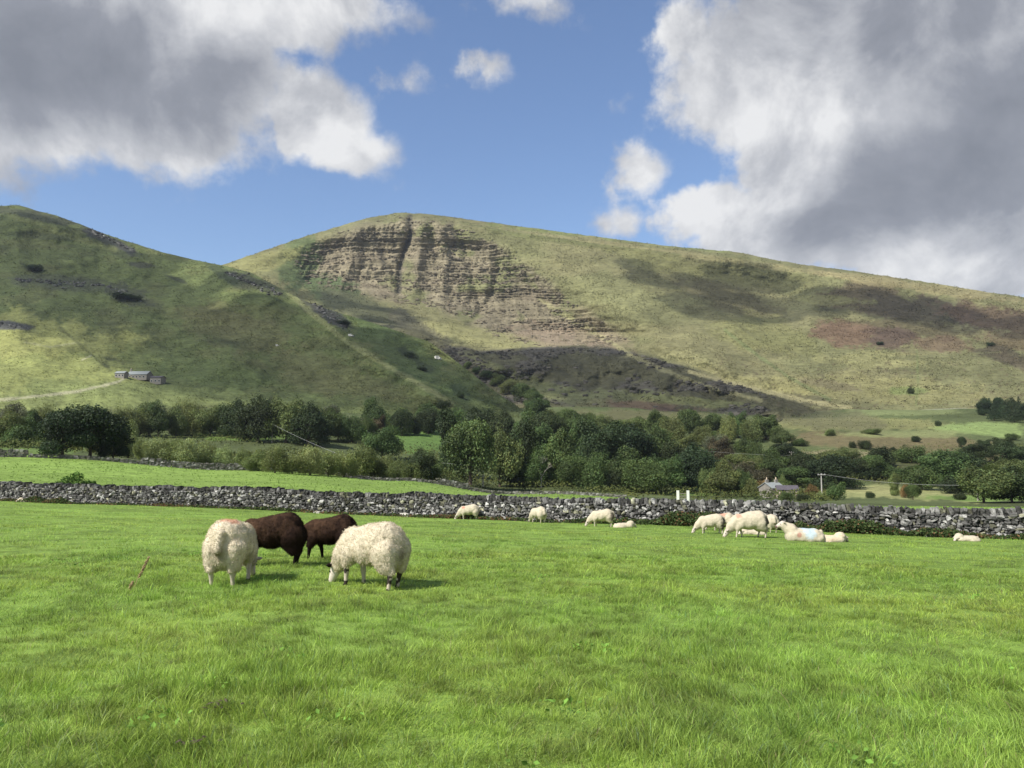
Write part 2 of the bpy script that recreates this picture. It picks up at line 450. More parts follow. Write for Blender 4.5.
# ------------------------------------------------------------------ valley ground beyond the wall
FP = F / CP
YG = np.arange(24, 640, 4.0)
COLS = {
    -330: [(70, -1.3), (150, 3.2), ('v', 450, 175), ('v', 445, 200), ('v', 435, 250), ('v', 420, 310), ('v', 405, 370), (600, 20)],
    0:   [(52, -1.4), (85, -.2), ('v', 457.5, 120), ('v', 452, 136), ('v', 446, 170), ('v', 437, 230), ('v', 421, 300), ('v', 405, 365), (600, 20)],
    256: [(45, -1.5), ('v', 471.5, 135), ('v', 464, 165), ('v', 451, 220), ('v', 431, 290), ('v', 410, 360), (600, 20)],
    400: [(42, -1.55), ('v', 482, 145), ('v', 477, 170), ('v', 462, 220), ('v', 440, 290), ('v', 415, 380), (600, 20)],
    512: [(39.5, -1.6), (95, -4.0), (150, -5.9), (185, -6.9), ('v', 478, 225), ('v', 465, 262), ('v', 450, 310), ('v', 430, 390), ('v', 407, 480), (640, 28)],
    768: [(35.5, -1.6), (90, -4.1), (150, -7.2), (200, -9.0), (236, -8.2), ('v', 477, 262), ('v', 461, 300), ('v', 448, 335), ('v', 430, 395), ('v', 409, 500), (640, 30)],
    1024: [(31, -1.6), (80, -3.6), (140, -6.8), (190, -8.7), (236, -8.0), ('v', 477, 262), ('v', 461, 300), ('v', 448, 335), ('v', 430, 395), ('v', 409, 500), (640, 30)],
    1350: [(27, -1.6), (80, -3.6), (140, -6.8), (190, -8.7), (236, -8.0), ('v', 477, 262), ('v', 461, 300), ('v', 448, 335), ('v', 430, 395), ('v', 409, 500), (640, 30)],
}
GU = sorted(COLS); GZ = []
for u in GU:
    k = [((q[2], zv(q[1], q[2])) if q[0] == 'v' else q) for q in COLS[u]]
    ky = [a for a, b in k]; kz = [b for a, b in k]
    z = np.interp(YG, ky, kz)
    ker = np.array([1, 2, 3, 2, 1])/9.
    zs = np.convolve(np.pad(z, 2, 'edge'), ker, 'valid')
    z = np.where(YG > 75, zs, z)
    GZ.append(z)
GZ = np.array(GZ); GA = np.array([(u-512)/FP for u in GU])
def ground(X, Y):
    X = np.asarray(X, float); Y = np.asarray(Y, float)
    a = np.clip(X/np.maximum(Y, 1), GA[0], GA[-1]-1e-6); yc = np.clip(Y, YG[0], YG[-1]-1e-3)
    i = np.clip(np.searchsorted(GA, a, 'right')-1, 0, len(GA)-2); t = (a-GA[i])/(GA[i+1]-GA[i]); t = t*t*(3-2*t)
    fy = (yc-YG[0])/4.0; j = np.floor(fy).astype(int); s = fy-j; j2 = np.minimum(j+1, len(YG)-1)
    z = (GZ[i, j]*(1-s)+GZ[i, j2]*s)*(1-t) + (GZ[i+1, j]*(1-s)+GZ[i+1, j2]*s)*t
    return z + sm(60, 120, Y)*(fbm(X*.03, Y*.03, 3, 12)-.5)*1.6 + sm(250, 330, Y)*(fbm(X*.02, Y*.02, 3, 13)-.5)*4
def groundP(u, v, ymin=60):
    a, b = ab(u, v)
    Ys = np.arange(ymin, 620, .5)
    z = ground(a*Ys, Ys); k = int(np.argmax(CAMZ + b*Ys < z))
    if CAMZ + b*Ys[k] >= z[k]: k = int(np.argmin(CAMZ + b*Ys - z))
    Y = Ys[k]
    return a*Y, Y, float(z[k])

def paint(u, v, col, patches, seed=0):
    n = (fbm(u*.055, v*.11, 4, 70+seed)-.5); n2 = fbm(u*.35, v*.5, 3, 80+seed)-.5
    for i, (cx, cy, rx, ry, rot, c, st) in enumerate(patches):
        a = R(rot); du, dv = u-cx, v-cy
        x = du*math.cos(a)+dv*math.sin(a); y = -du*math.sin(a)+dv*math.cos(a)
        d = np.sqrt((x/rx)**2+(y/ry)**2) + n*1.1 + n2*.55
        w = sm(1.15, .72, d)*st
        col = col*(1-w[..., None]) + np.array(c)*w[..., None]
    return col
def lines(u, v, col, segs, seed=0):
    for (pts, wd, c, st) in segs:
        best = np.full(u.shape, 1e9)
        for (x0, y0), (x1, y1) in zip(pts[:-1], pts[1:]):
            dx, dy = x1-x0, y1-y0; t = np.clip(((u-x0)*dx+(v-y0)*dy)/(dx*dx+dy*dy), 0, 1)
            best = np.minimum(best, np.hypot(u-x0-t*dx, v-y0-t*dy))
        w = sm(wd*1.3, wd*.4, best + (fbm(u*.2, v*.2, 2, 90+seed)-.5)*wd)*st
        col = col*(1-w[..., None]) + np.array(c)*w[..., None]
    return col

GREEN = (.19, .28, .06); OLIVE = (.085, .105, .04); PALE = (.25, .27, .10); BROWN = (.17, .12, .06); DARKSC = (.06, .075, .03)
def valley():
    us = np.arange(-330, 1351, 4.0)
    s = np.linspace(0, 1, 420)
    A = (us-512)/FP
    Y0 = 38.75/(1+.393*A)
    Yg = Y0[None, :]*(640.0/Y0[None, :])**(s[:, None])
    Xg = Yg*A[None, :]
    Z = ground(Xg, Yg); fz = field_z(Xg, Yg)
    k = sm(36.5, 50, tw(Xg, Yg)); Z = fz*(1-k)+Z*k - .03*(tw(Xg, Yg) < 39.5)
    u, v = proj(Xg, Yg, Z)
    n = fbm(Xg*.05, Yg*.05, 4, 3)
    col = np.array(GREEN)*(.8+.4*n[..., None])
    # beyond the second wall the ground turns rougher
    w2 = sm(0, 10, Yg - wall2Y(u))[..., None]
    rough = np.array(OLIVE)*(.7+.6*fbm(Xg*.04, Yg*.04, 4, 8)[..., None])
    col = col*(1-w2)+rough*w2
    col = paint(u, v, col, [
        (420, 440, 40, 14, 0, (.10, .17, .04), .9), (250, 436, 60, 5, 0, (.12, .19, .04), .9), (40, 445, 60, 8, 0, (.13, .2, .05), .8),
        (60, 420, 200, 16, 0, (.13, .17, .05), .8), (440, 470, 16, 10, 0, (.2, .22, .08), .7),
        (900, 493, 85, 7, 3, (.26, .27, .11), 1), (860, 489, 40, 4, 5, (.28, .28, .12), 1), (980, 498, 60, 3, 0, (.14, .22, .05), .9), (720, 492, 60, 4, 0, (.16, .24, .06), .9),
        (880, 470, 150, 12, 0, (.075, .08, .035), .9), (700, 465, 80, 14, 0, (.09, .10, .04), .8),
        (880, 441, 115, 10, 2, (.15, .115, .06), .75), (1000, 455, 60, 8, 0, (.15, .12, .06), .7), (830, 455, 60, 5, 0, (.25, .21, .12), .7),
        (850, 424, 110, 7, 0, (.2, .2, .08), .9), (990, 429, 50, 8, 2, (.19, .25, .085), 1), (900, 434, 70, 4, 0, (.19, .21, .085), .8),
        (640, 418, 90, 10, 0, (.11, .105, .05), .8), (620, 432, 60, 7, 0, (.2, .2, .1), .6), (700, 425, 70, 7, 0, (.13, .15, .06), .7),
        (905, 412, 60, 4, 0, (.19, .22, .09), .7), (830, 420, 60, 10, 5, (.12, .115, .06), .7)], 1)
    o = grid_mesh('meadow', Xg, Yg, Z, M_meadow, col)
    tag(o, 'green meadow and rough valley ground beyond the near stone wall', kind='structure')
W2 = [(-330, 430), (0, 457), (60, 458.5), (125, 463), (256, 471.5), (380, 480), (470, 486), (560, 491.5), (640, 493.5)]
def wall2Y(u):
    y = np.interp(u, [-330, 0, 256, 512, 640, 760, 850, 1350], [150, 120, 135, 152, 150, 130, 90, 80])
    return y
valley()

# ------------------------------------------------------------------ the left hill
HC = [(-430, 232), (-330, 222), (-60, 207), (0, 206), (18, 205), (60, 217), (90, 228), (125, 241), (160, 251), (195, 260), (226, 266), (250, 272), (289, 293), (312, 304), (340, 313), (380, 325), (430, 342), (460, 364), (490, 388), (525, 412), (545, 425), (575, 440)]
def seg_side(u, v, a, b):
    dx, dy = b[0]-a[0], b[1]-a[1]; L_ = math.hypot(dx, dy)
    return ((u-a[0])*(-dy)+(v-a[1])*dx)/L_      # >0 below/left of a line running down-right
def hill():
    us = np.arange(-430, 576, 1.6)
    s = np.linspace(0, 1, 190)
    vc = np.interp(us, [p[0] for p in HC], [p[1] for p in HC]) + 1.2*(fbm(us*.05, us*0, 3, 55)-.5)*2*np.clip((300-us)/200+.3, .2, 1)
    Yc = np.interp(us, [-430, 0, 100, 250, 350, 450, 528, 575], [820, 820, 800, 700, 600, 510, 440, 430])
    vb = np.maximum(428, vc+6); Yb = np.interp(us, [-430, 0, 256, 400, 512, 575], [290, 288, 300, 350, 410, 430])
    v = vb[None]+(vc-vb)[None]*s[:, None]
    g = s**1.12
    Yg = Yb[None]+(Yc-Yb)[None]*g[:, None]
    u = np.broadcast_to(us[None], v.shape).copy()
    fade = (sm(1, .93, s)*sm(0, .05, s))[:, None]
    # crease: the flank right of this line turns away
    dR = -seg_side(u, v, (289, 293), (452, 404))
    Yg = Yg + 46*sm(-6, 80, dR)*sm(0, .05, s)[:, None]
    Yg = Yg - 26*np.exp(-((dR+2)/11)**2)*fade*sm(285, 330, u)
    # broad folds
    Yg = Yg + (70*(fbm(u*.008, v*.014, 2, 22)-.5) + 22*(fbm(u*.03, v*.05, 3, 23)-.5) + 5*(fbm(u*.12, v*.2, 3, 24)-.5))*fade
    # rock scars: little cliffs
    scars = [(60, 283, 50, 6, 4), (128, 295, 32, 7, 22), (252, 283, 38, 9, 18), (38, 216, 50, 6, 10), (110, 240, 32, 5, 26), (8, 325, 20, 4, 5), (140, 265, 12, 3, 10), (335, 318, 26, 8, 32)]
    for cx, cy, rx, ry, rot in scars:
        a = R(rot); x = (u-cx)*math.cos(a)+(v-cy)*math.sin(a); y = -(u-cx)*math.sin(a)+(v-cy)*math.cos(a)
        Yg = Yg - 16*sm(-ry, ry, y)*np.exp(-(x/rx)**4)*np.exp(-(y/(ry*4))**2)*fade
    X, Yv, Z = P(u, v, Yg)
    n = fbm(u*.02, v*.04, 4, 30)[..., None]
    col = np.array([.105, .128, .045])*(.8+.4*n)  # turf colour darkened to carry part of the cloud shade
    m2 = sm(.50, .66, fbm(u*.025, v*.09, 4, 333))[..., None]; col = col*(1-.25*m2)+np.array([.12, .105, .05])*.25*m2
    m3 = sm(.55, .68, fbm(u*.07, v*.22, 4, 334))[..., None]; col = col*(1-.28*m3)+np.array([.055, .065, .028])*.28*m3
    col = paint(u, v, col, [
        (40, 345, 110, 32, 8, (.24, .25, .085), 1), (30, 378, 130, 22, -4, (.22, .24, .08), 1), (150, 395, 150, 12, 3, (.17, .2, .07), .8), (60, 402, 120, 10, 0, (.20, .23, .08), .8),  # sunlit lower slope painted in as lighter turf
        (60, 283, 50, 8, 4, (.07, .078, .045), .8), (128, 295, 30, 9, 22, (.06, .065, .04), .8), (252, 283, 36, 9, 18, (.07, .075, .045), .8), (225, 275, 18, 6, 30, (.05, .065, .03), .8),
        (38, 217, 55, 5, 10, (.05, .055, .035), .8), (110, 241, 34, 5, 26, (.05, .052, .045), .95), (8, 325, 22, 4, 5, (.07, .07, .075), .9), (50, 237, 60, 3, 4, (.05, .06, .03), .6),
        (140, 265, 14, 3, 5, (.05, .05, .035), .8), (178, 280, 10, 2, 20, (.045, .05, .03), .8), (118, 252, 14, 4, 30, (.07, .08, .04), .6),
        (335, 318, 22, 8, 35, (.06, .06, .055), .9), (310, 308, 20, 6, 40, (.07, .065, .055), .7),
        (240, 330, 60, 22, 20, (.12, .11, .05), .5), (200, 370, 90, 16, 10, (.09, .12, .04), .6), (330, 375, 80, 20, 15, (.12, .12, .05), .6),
        (400, 350, 70, 18, 38, (.065, .095, .033), .7), (470, 400, 40, 14, 40, (.075, .105, .035), .6),  # shade of the spur's averted flank painted as darker green
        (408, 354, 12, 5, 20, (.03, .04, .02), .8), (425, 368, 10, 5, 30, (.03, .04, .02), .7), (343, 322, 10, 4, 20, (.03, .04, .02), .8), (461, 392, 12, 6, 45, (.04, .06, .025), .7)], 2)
    col = lines(u, v, col, [
        ([(289, 293), (310, 312), (345, 340), (380, 362), (430, 390), (452, 404)], 3, (.2, .21, .09), .8),  # sunlit crest of the spur painted as a lighter line
        ([(-20, 402), (40, 396), (80, 391), (118, 382), (130, 375)], 1.6, (.33, .32, .2), .85),
        ([(10, 216), (40, 224), (75, 238), (115, 250)], 3, (.15, .165, .06), .7),
        ([(455, 345), (480, 372), (525, 405)], 1.6, (.2, .25, .1), .6),
        ([(25, 342), (50, 347), (75, 343)], 1, (.3, .3, .16), .6), ([(82, 360), (92, 355)], .9, (.38, .36, .24), .8),
        ([(20, 262), (45, 282), (100, 280), (140, 292)], 1.2, (.05, .055, .03), .5),
        ([(60, 328), (110, 370)], 1.5, (.06, .07, .03), .5)], 2)
    # the far side
    X = np.concatenate([X, X[-1:]*1.03, X[-1:]*1.3]); Yv = np.concatenate([Yg, Yg[-1:]*1.03, Yg[-1:]*1.3]); Z = np.concatenate([Z, Z[-1:]-8, np.full_like(Z[-1:], -20)])
    col = np.concatenate([col, col[-1:], col[-1:]])
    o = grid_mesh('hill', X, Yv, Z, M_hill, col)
    tag(o, 'near green hillside on the left with small rock scars and a spur running down', kind='structure')
    return None
hill()

# ------------------------------------------------------------------ the mountain with the landslip face
MC = [(-430, 380), (60, 318), (150, 290), (231, 262), (260, 252), (300, 238), (340, 226), (370, 217.5), (400, 212.5), (430, 214), (480, 221), (540, 229), (600, 237), (660, 245), (700, 249), (738, 252), (770, 259), (800, 264), (860, 272), (920, 281), (980, 291), (1024, 297), (1150, 322), (1350, 360)]
CLIFF = [(352, 223), (400, 214), (438, 217), (482, 232), (528, 262), (575, 300), (638, 342), (600, 352), (540, 350), (500, 343), (440, 312), (400, 306), (345, 294), (303, 286), (290, 262), (315, 240)]
def polydist(u, v, poly):
    best = np.full(u.shape, 1e9); inside = np.zeros(u.shape, bool)
    n = len(poly)
    for i in range(n):
        x0, y0 = poly[i]; x1, y1 = poly[(i+1) % n]
        dx, dy = x1-x0, y1-y0; t = np.clip(((u-x0)*dx+(v-y0)*dy)/(dx*dx+dy*dy), 0, 1)
        best = np.minimum(best, np.hypot(u-x0-t*dx, v-y0-t*dy))
        c = ((y0 > v) != (y1 > v)) & (u < (x1-x0)*(v-y0)/((y1-y0) if y1 != y0 else 1e-9)+x0)
        inside ^= c
    return np.where(inside, best, -best)
MY_V = [200, 212, 250, 300, 350, 380, 395, 407, 420, 440]
MY_Y = [1180, 1145, 1060, 900, 730, 620, 560, 505, 455, 430]
MOUND = [(380, 322), (420, 330), (452, 345), (480, 349), (540, 347), (600, 345), (650, 356), (700, 372), (745, 386), (780, 397), (830, 408)]
def mountain():
    us = np.arange(60, 1351, 1.15)
    s = np.linspace(0, 1, 250)
    vc = np.interp(us, [p[0] for p in MC], [p[1] for p in MC])
    k = np.ones(9)/9; vc = np.convolve(np.pad(vc, 4, 'edge'), k, 'valid') + (fbm(us*.15, us*0, 3, 61)-.5)*1.0
    vb = 440.0
    v = vb + (vc-vb)[None]*(s[:, None])
    u = np.broadcast_to(us[None], v.shape).copy()
    Y = np.interp(v, MY_V, MY_Y)
    # round the crest off
    Y = Y + 28*sm(10, 0, v-vc[None])**2
    fade = sm(0, 4, v-vc[None])
    cd = polydist(u + (fbm(u*.04, v*.04, 3, 62)-.5)*14, v + (fbm(u*.04, v*.04, 3, 63)-.5)*10, CLIFF)
    cm = sm(-4, 12, cd)
    # steepen the landslip face: its foot sits back, the talus below runs out
    pull = np.interp(v, [212, 225, 300, 332, 348, 372], [0, 0, 120, 150, 60, 0])*sm(-30, 25, polydist(u, v, CLIFF))
    Y = Y + pull
    # buttresses and gullies
    warp = (fbm(u*.02, v*.03, 3, 64)-.5)*30
    lean = (v-212)*.25*sm(430, 560, u) - (v-212)*.35*sm(430, 330, u)
    uu = u - lean + warp
    butt = (fbm(uu*.045, v*.006, 2, 65)-.5)*8 + (fbm(uu*.13, v*.02, 3, 66)-.5)*6 + (fbm(uu*.4, v*.08, 2, 67)-.5)*7
    Y = Y + butt*cm*fade*.9
    def gully(pts, wd, dep):
        best = np.full(u.shape, 1e9)
        for (x0, y0), (x1, y1) in zip(pts[:-1], pts[1:]):
            dx, dy = x1-x0, y1-y0; t = np.clip(((u-x0)*dx+(v-y0)*dy)/(dx*dx+dy*dy), 0, 1)
            best = np.minimum(best, np.hypot(u-x0-t*dx, v-y0-t*dy))
        return dep*np.exp(-(best/wd)**2)
    Y = Y + fade*(gully([(410, 218), (411, 232), (403, 255), (400, 270), (399, 292)], 3.4, 15) + gully([(375, 230), (382, 250), (396, 278)], 4, 9)
                  + gully([(455, 225), (470, 262), (480, 310)], 4, 8) + gully([(500, 262), (490, 300), (470, 325)], 4, 8)
                  - gully([(424, 220), (418, 262), (412, 300)], 6, 12) - gully([(356, 235), (352, 262), (340, 288)], 7, 14) - gully([(440, 222), (445, 265), (440, 300)], 6, 10))
    # rock beds: ledges following height
    hz = v + (fbm(u*.012, v*.01, 3, 68)-.5)*12 + (fbm(u*.1, v*.1, 2, 69)-.5)*1.5
    bed = lambda p, a: a*((hz/p) % 1.0 - .5)*(.55+.9*vnoise(np.floor(hz/p)*7.7, uu*.05, None, 5))
    Y = Y + cm*fade*(bed(5.2, 5.0) + bed(11.3, 4) + bed(2.6, 1.6))
    # right-hand slopes: shoulder then a hollow turning from the sun
    dS = -seg_side(u, v, (560, 236), (800, 400))
    Y = Y + sm(0, 30, v-vc[None])*(70*sm(-5, 85, dS)*sm(820, 760, u)*sm(335, 290, v - (u-640)*.12) )
    dT = -seg_side(u, v, (700, 320), (830, 430))
    Y = Y + fade*18*np.exp(-(dT/14)**2)*sm(300, 340, v)
    Y = Y + fade*(70*(fbm(u*.006, v*.012, 2, 71)-.5)*sm(600, 750, u) + 18*(fbm(u*.03, v*.06, 3, 72)-.5) + 5*(fbm(u*.12, v*.2, 3, 73)-.5)*(1-cm))
    # landslip mound in front
    mt = np.interp(u[0], [p[0] for p in MOUND], [p[1] for p in MOUND])[None] + (fbm(u*.05, u*0, 3, 74)-.5)*5
    bel = v - mt
    mm = sm(360, 420, u)*sm(840, 770, u)
    Y = Y - mm*(80*sm(-2.5, 2.5, bel)*np.exp(-(np.maximum(bel, 0)/34)**2)) + mm*40*np.exp(-(np.minimum(bel, 0)/10)**2)*(bel < 0)
    rm = mm*sm(0, 5, bel)*sm(70, 45, bel)
    Y = Y + rm*((fbm(u*.03, v*.05, 3, 75)-.5)*46 + (fbm(u*.09, v*.13, 3, 76)-.5)*15)
    X, Yv, Z = P(u, v, Y)
    # ---- colours
    n = fbm(u*.018, v*.05, 4, 30)[..., None]
    m1 = sm(.45, .62, fbm(u*.012+4, v*.045, 4, 331))[..., None]; m2 = sm(.52, .66, fbm(u*.03, v*.10, 4, 332))[..., None]
    col = np.array([.165, .165, .075])*(.7+.6*n)
    col = col*(1-.45*m1)+np.array([.20, .18, .09])*.45*m1; col = col*(1-.35*m2)+np.array([.10, .10, .045])*.35*m2
    fl = fbm(u*.02+v*.01, v*.12, 4, 34)
    rock = np.array([.225, .195, .125])*(.7+.6*fbm(uu*.15, hz*.5, 3, 35)[..., None])
    band = vnoise(hz*.36, uu*.02, None, 8)[..., None]
    rock = rock*(.74+.42*band)
    veg = sm(.53, .69, fbm(uu*.06, v*.06, 3, 36) + .12*(fl-.5))[..., None]
    rock = rock*(1-.75*veg) + np.array([.16, .17, .07])*.75*veg
    red = sm(.5, .8, fbm(u*.03, hz*.2, 3, 37))[..., None]*.18
    rock = rock*(1-red)+np.array([.235, .175, .13])*red
    col = col*(1-cm[..., None])+rock*cm[..., None]
    col = paint(u, v, col, [
        (470, 335, 80, 10, 8, (.26, .25, .11), .8), (560, 335, 60, 12, 10, (.26, .20, .14), .7), (600, 330, 40, 8, 35, (.20, .17, .10), .6),
        (300, 262, 22, 26, 20, (.10, .13, .05), .9), (330, 290, 40, 16, 20, (.08, .11, .045), .9), (370, 312, 60, 14, 20, (.09, .095, .05), .9), (420, 330, 40, 10, 30, (.10, .095, .06), .8),  # shadow across the lower left of the face painted as dark patches
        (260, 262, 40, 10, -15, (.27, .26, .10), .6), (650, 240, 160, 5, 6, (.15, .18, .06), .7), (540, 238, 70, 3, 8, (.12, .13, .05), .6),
        (700, 285, 85, 26, 22, (.125, .12, .055), .85), (660, 262, 60, 10, 15, (.15, .15, .06), .7), (730, 300, 60, 14, 20, (.10, .09, .045), .8), (770, 280, 80, 10, 8, (.12, .12, .05), .7),  # shade on the slope turned from the sun, painted darker
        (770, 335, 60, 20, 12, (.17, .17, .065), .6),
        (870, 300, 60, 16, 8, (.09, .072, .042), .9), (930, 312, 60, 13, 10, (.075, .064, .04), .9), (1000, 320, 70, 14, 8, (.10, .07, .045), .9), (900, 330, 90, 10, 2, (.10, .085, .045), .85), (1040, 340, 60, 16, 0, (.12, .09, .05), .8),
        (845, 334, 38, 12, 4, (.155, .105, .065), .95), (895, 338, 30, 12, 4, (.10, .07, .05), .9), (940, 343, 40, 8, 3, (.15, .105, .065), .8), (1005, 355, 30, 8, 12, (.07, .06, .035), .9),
        (830, 300, 40, 5, 3, (.2, .2, .08), .6), (880, 360, 60, 8, 2, (.26, .25, .11), .6), (860, 390, 130, 14, 2, (.25, .235, .10), .6), (935, 358, 50, 2.5, 0, (.15, .15, .07), .7),
        (910, 391, 20, 4, 0, (.15, .2, .06), .6), (830, 385, 30, 5, 10, (.14, .12, .07), .6),
        (760, 265, 200, 3, 8, (.27, .24, .12), .5), (920, 287, 120, 5, 8, (.28, .24, .12), .6)], 3)
    mcol = np.array([.085, .082, .045])*(.7+.6*fbm(u*.05, v*.12, 3, 38)[..., None])  # dark rough ground, darkened further to carry the cloud shade
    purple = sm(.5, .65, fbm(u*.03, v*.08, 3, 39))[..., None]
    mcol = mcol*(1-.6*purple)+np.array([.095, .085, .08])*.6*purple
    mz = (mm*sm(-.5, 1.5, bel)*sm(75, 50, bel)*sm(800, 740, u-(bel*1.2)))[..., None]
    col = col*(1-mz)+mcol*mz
    col = paint(u, v, col, [(620, 398, 60, 10, 5, (.15, .16, .07), .7), (640, 408, 60, 9, 3, (.13, .085, .055), .8), (560, 395, 50, 10, 10, (.14, .15, .065), .7), (520, 380, 50, 8, 25, (.13, .14, .06), .7), (480, 362, 30, 5, 25, (.15, .15, .07), .6),
                            (700, 402, 80, 5, 4, (.17, .18, .07), .7), (780, 400, 60, 8, 3, (.10, .095, .05), .9), (830, 412, 50, 5, 0, (.12, .11, .06), .8)], 4)
    # specks: bushes' worn bases, rabbit-cropped spots
    sp = fbm(u*.28, v*.45, 2, 40)
    spk = (sm(.70, .78, sp)*sm(600, 760, u)*sm(340, 370, v)*.55)[..., None]
    col = col*(1-spk)+np.array([.10, .08, .045])*spk
    col = lines(u, v, col, [
        ([(540, 300), (640, 360), (700, 385), (760, 400)], 2.5, (.30, .28, .14), .6), ([(690, 372), (740, 385), (800, 400), (850, 408)], 2.5, (.34, .31, .16), .7),
        ([(725, 330), (750, 350), (790, 378), (830, 400)], 1.8, (.12, .15, .06), .6), ([(640, 268), (700, 300), (760, 340)], 2, (.11, .11, .05), .5),
        ([(995, 350), (1024, 368)], 5, (.09, .075, .045), .9), ([(790, 345), (900, 358), (1000, 352)], 1, (.15, .15, .07), .5),
        ([(460, 222), (520, 235), (600, 245), (680, 255)], 1.4, (.12, .13, .05), .6), ([(917, 350), (918, 385), (916, 405)], 1.2, (.13, .16, .06), .6),
        ([(410, 216), (411, 232), (403, 255), (400, 270), (399, 292)], 2.6, (.075, .07, .055), .8),  # shadow inside the gully painted as a dark line
        ([(900, 412), (960, 409), (985, 411)], 1, (.36, .36, .28), .8)], 4)
    X = np.concatenate([X, X[-1:]*1.02, X[-1:]*1.5]); Yv = np.concatenate([Yv, Yv[-1:]*1.02, Yv[-1:]*1.5]); Z = np.concatenate([Z, Z[-1:]-2, np.full_like(Z[-1:], 0)])
    col = np.concatenate([col, col[-1:], col[-1:]])
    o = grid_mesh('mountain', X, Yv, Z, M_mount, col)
    tag(o, 'broad green mountain with a layered brown landslip cliff and brown heather slopes', kind='structure')
    return u, v, Y
MU, MV, MYY = mountain()
def mountainP(u, v):
    j = int(np.argmin(np.abs(MU[0]-u))); i = int(np.argmin(np.abs(MV[:, j]-v)))
    return P(u, v, MYY[i, j])

# terrain running on to the horizon behind and around everything
def apron():
    n = 64; rr = [30, 90, 300, 1200, 3000, 9000]; V = []
    for r in rr:
        for k in range(n):
            a = 2*math.pi*k/n; x, y = r*math.sin(a), r*math.cos(a)
            z = -14 if y > -5 else -1.5 if r < 100 else -6
            if r == 30: z = -12
            V.append((x, y-20, z))
    f = [(i*n+k, i*n+(k+1) % n, (i+1)*n+(k+1) % n, (i+1)*n+k) for i in range(len(rr)-1) for k in range(n)]
    o = mesh_np('land', V, np.array(f).ravel(), np.full(len(f), 4), M_meadow, np.tile([.10, .13, .04], (len(V), 1)), True)
    tag(o, 'dull green open land spreading to the horizon around the valley', kind='structure')
apron()
exec_after = []

# ------------------------------------------------------------------ dry stone walls
def stone_proto():
    bm = bmesh.new(); bmesh.ops.create_cube(bm, size=1); bmesh.ops.subdivide_edges(bm, edges=bm.edges[:], cuts=1, use_grid_fill=True)
    bm.verts.ensure_lookup_table()
    v = np.array([x.co[:] for x in bm.verts]); f = np.array([[q.index for q in p.verts] for p in bm.faces]); bm.free()
    r = np.linalg.norm(v, axis=1, keepdims=True)
    return v*.62 + .38*v/np.maximum(r, 1e-6)*.56, f
SPV, SPF = stone_proto()
def stones_mesh(name, cen, dim, ang, tilt, col, parent, mat=M_stone, jit=.17, lite=False):
    """many stones as one mesh; cen,dim (n,3); ang yaw; tilt roll in wall plane"""
    pv, pf = (SPV, SPF)
    if lite:
        pv = np.array([[x, y, z] for x in (-.5, .5) for y in (-.5, .5) for z in (-.5, .5)])*.96
        pf = np.array([(0,1,3,2),(4,6,7,5),(0,4,5,1),(2,3,7,6),(0,2,6,4),(1,5,7,3)])
    n = len(cen); m = len(pv)
    v = pv[None]*(1+rng.normal(0, jit, (n, m, 3)))
    v = v*dim[:, None, :]
    c, s = np.cos(tilt)[:, None], np.sin(tilt)[:, None]
    x, z = v[..., 0]*c - v[..., 2]*s, v[..., 0]*s + v[..., 2]*c
    y = v[..., 1]
    c, s = np.cos(ang)[:, None], np.sin(ang)[:, None]
    vv = np.stack([x*c - y*s, x*s + y*c, z], -1) + cen[:, None, :]
    f = (pf[None] + (np.arange(n)*m)[:, None, None]).reshape(-1, 4)
    return mesh_np(name, vv.reshape(-1, 3), f, np.full(len(f), 4), mat, np.repeat(col, m, 0), False, parent)
def stone_cols(n, x, light):
    """limestone: mostly grey, some nearly white, many dark and lichened"""
    r = rng.random(n)
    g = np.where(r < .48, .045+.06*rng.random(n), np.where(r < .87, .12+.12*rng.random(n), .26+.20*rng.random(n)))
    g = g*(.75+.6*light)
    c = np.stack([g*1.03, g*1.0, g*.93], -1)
    mo = rng.random(n) < .12; c[mo] = c[mo]*[.95, .95, .72]
    return c
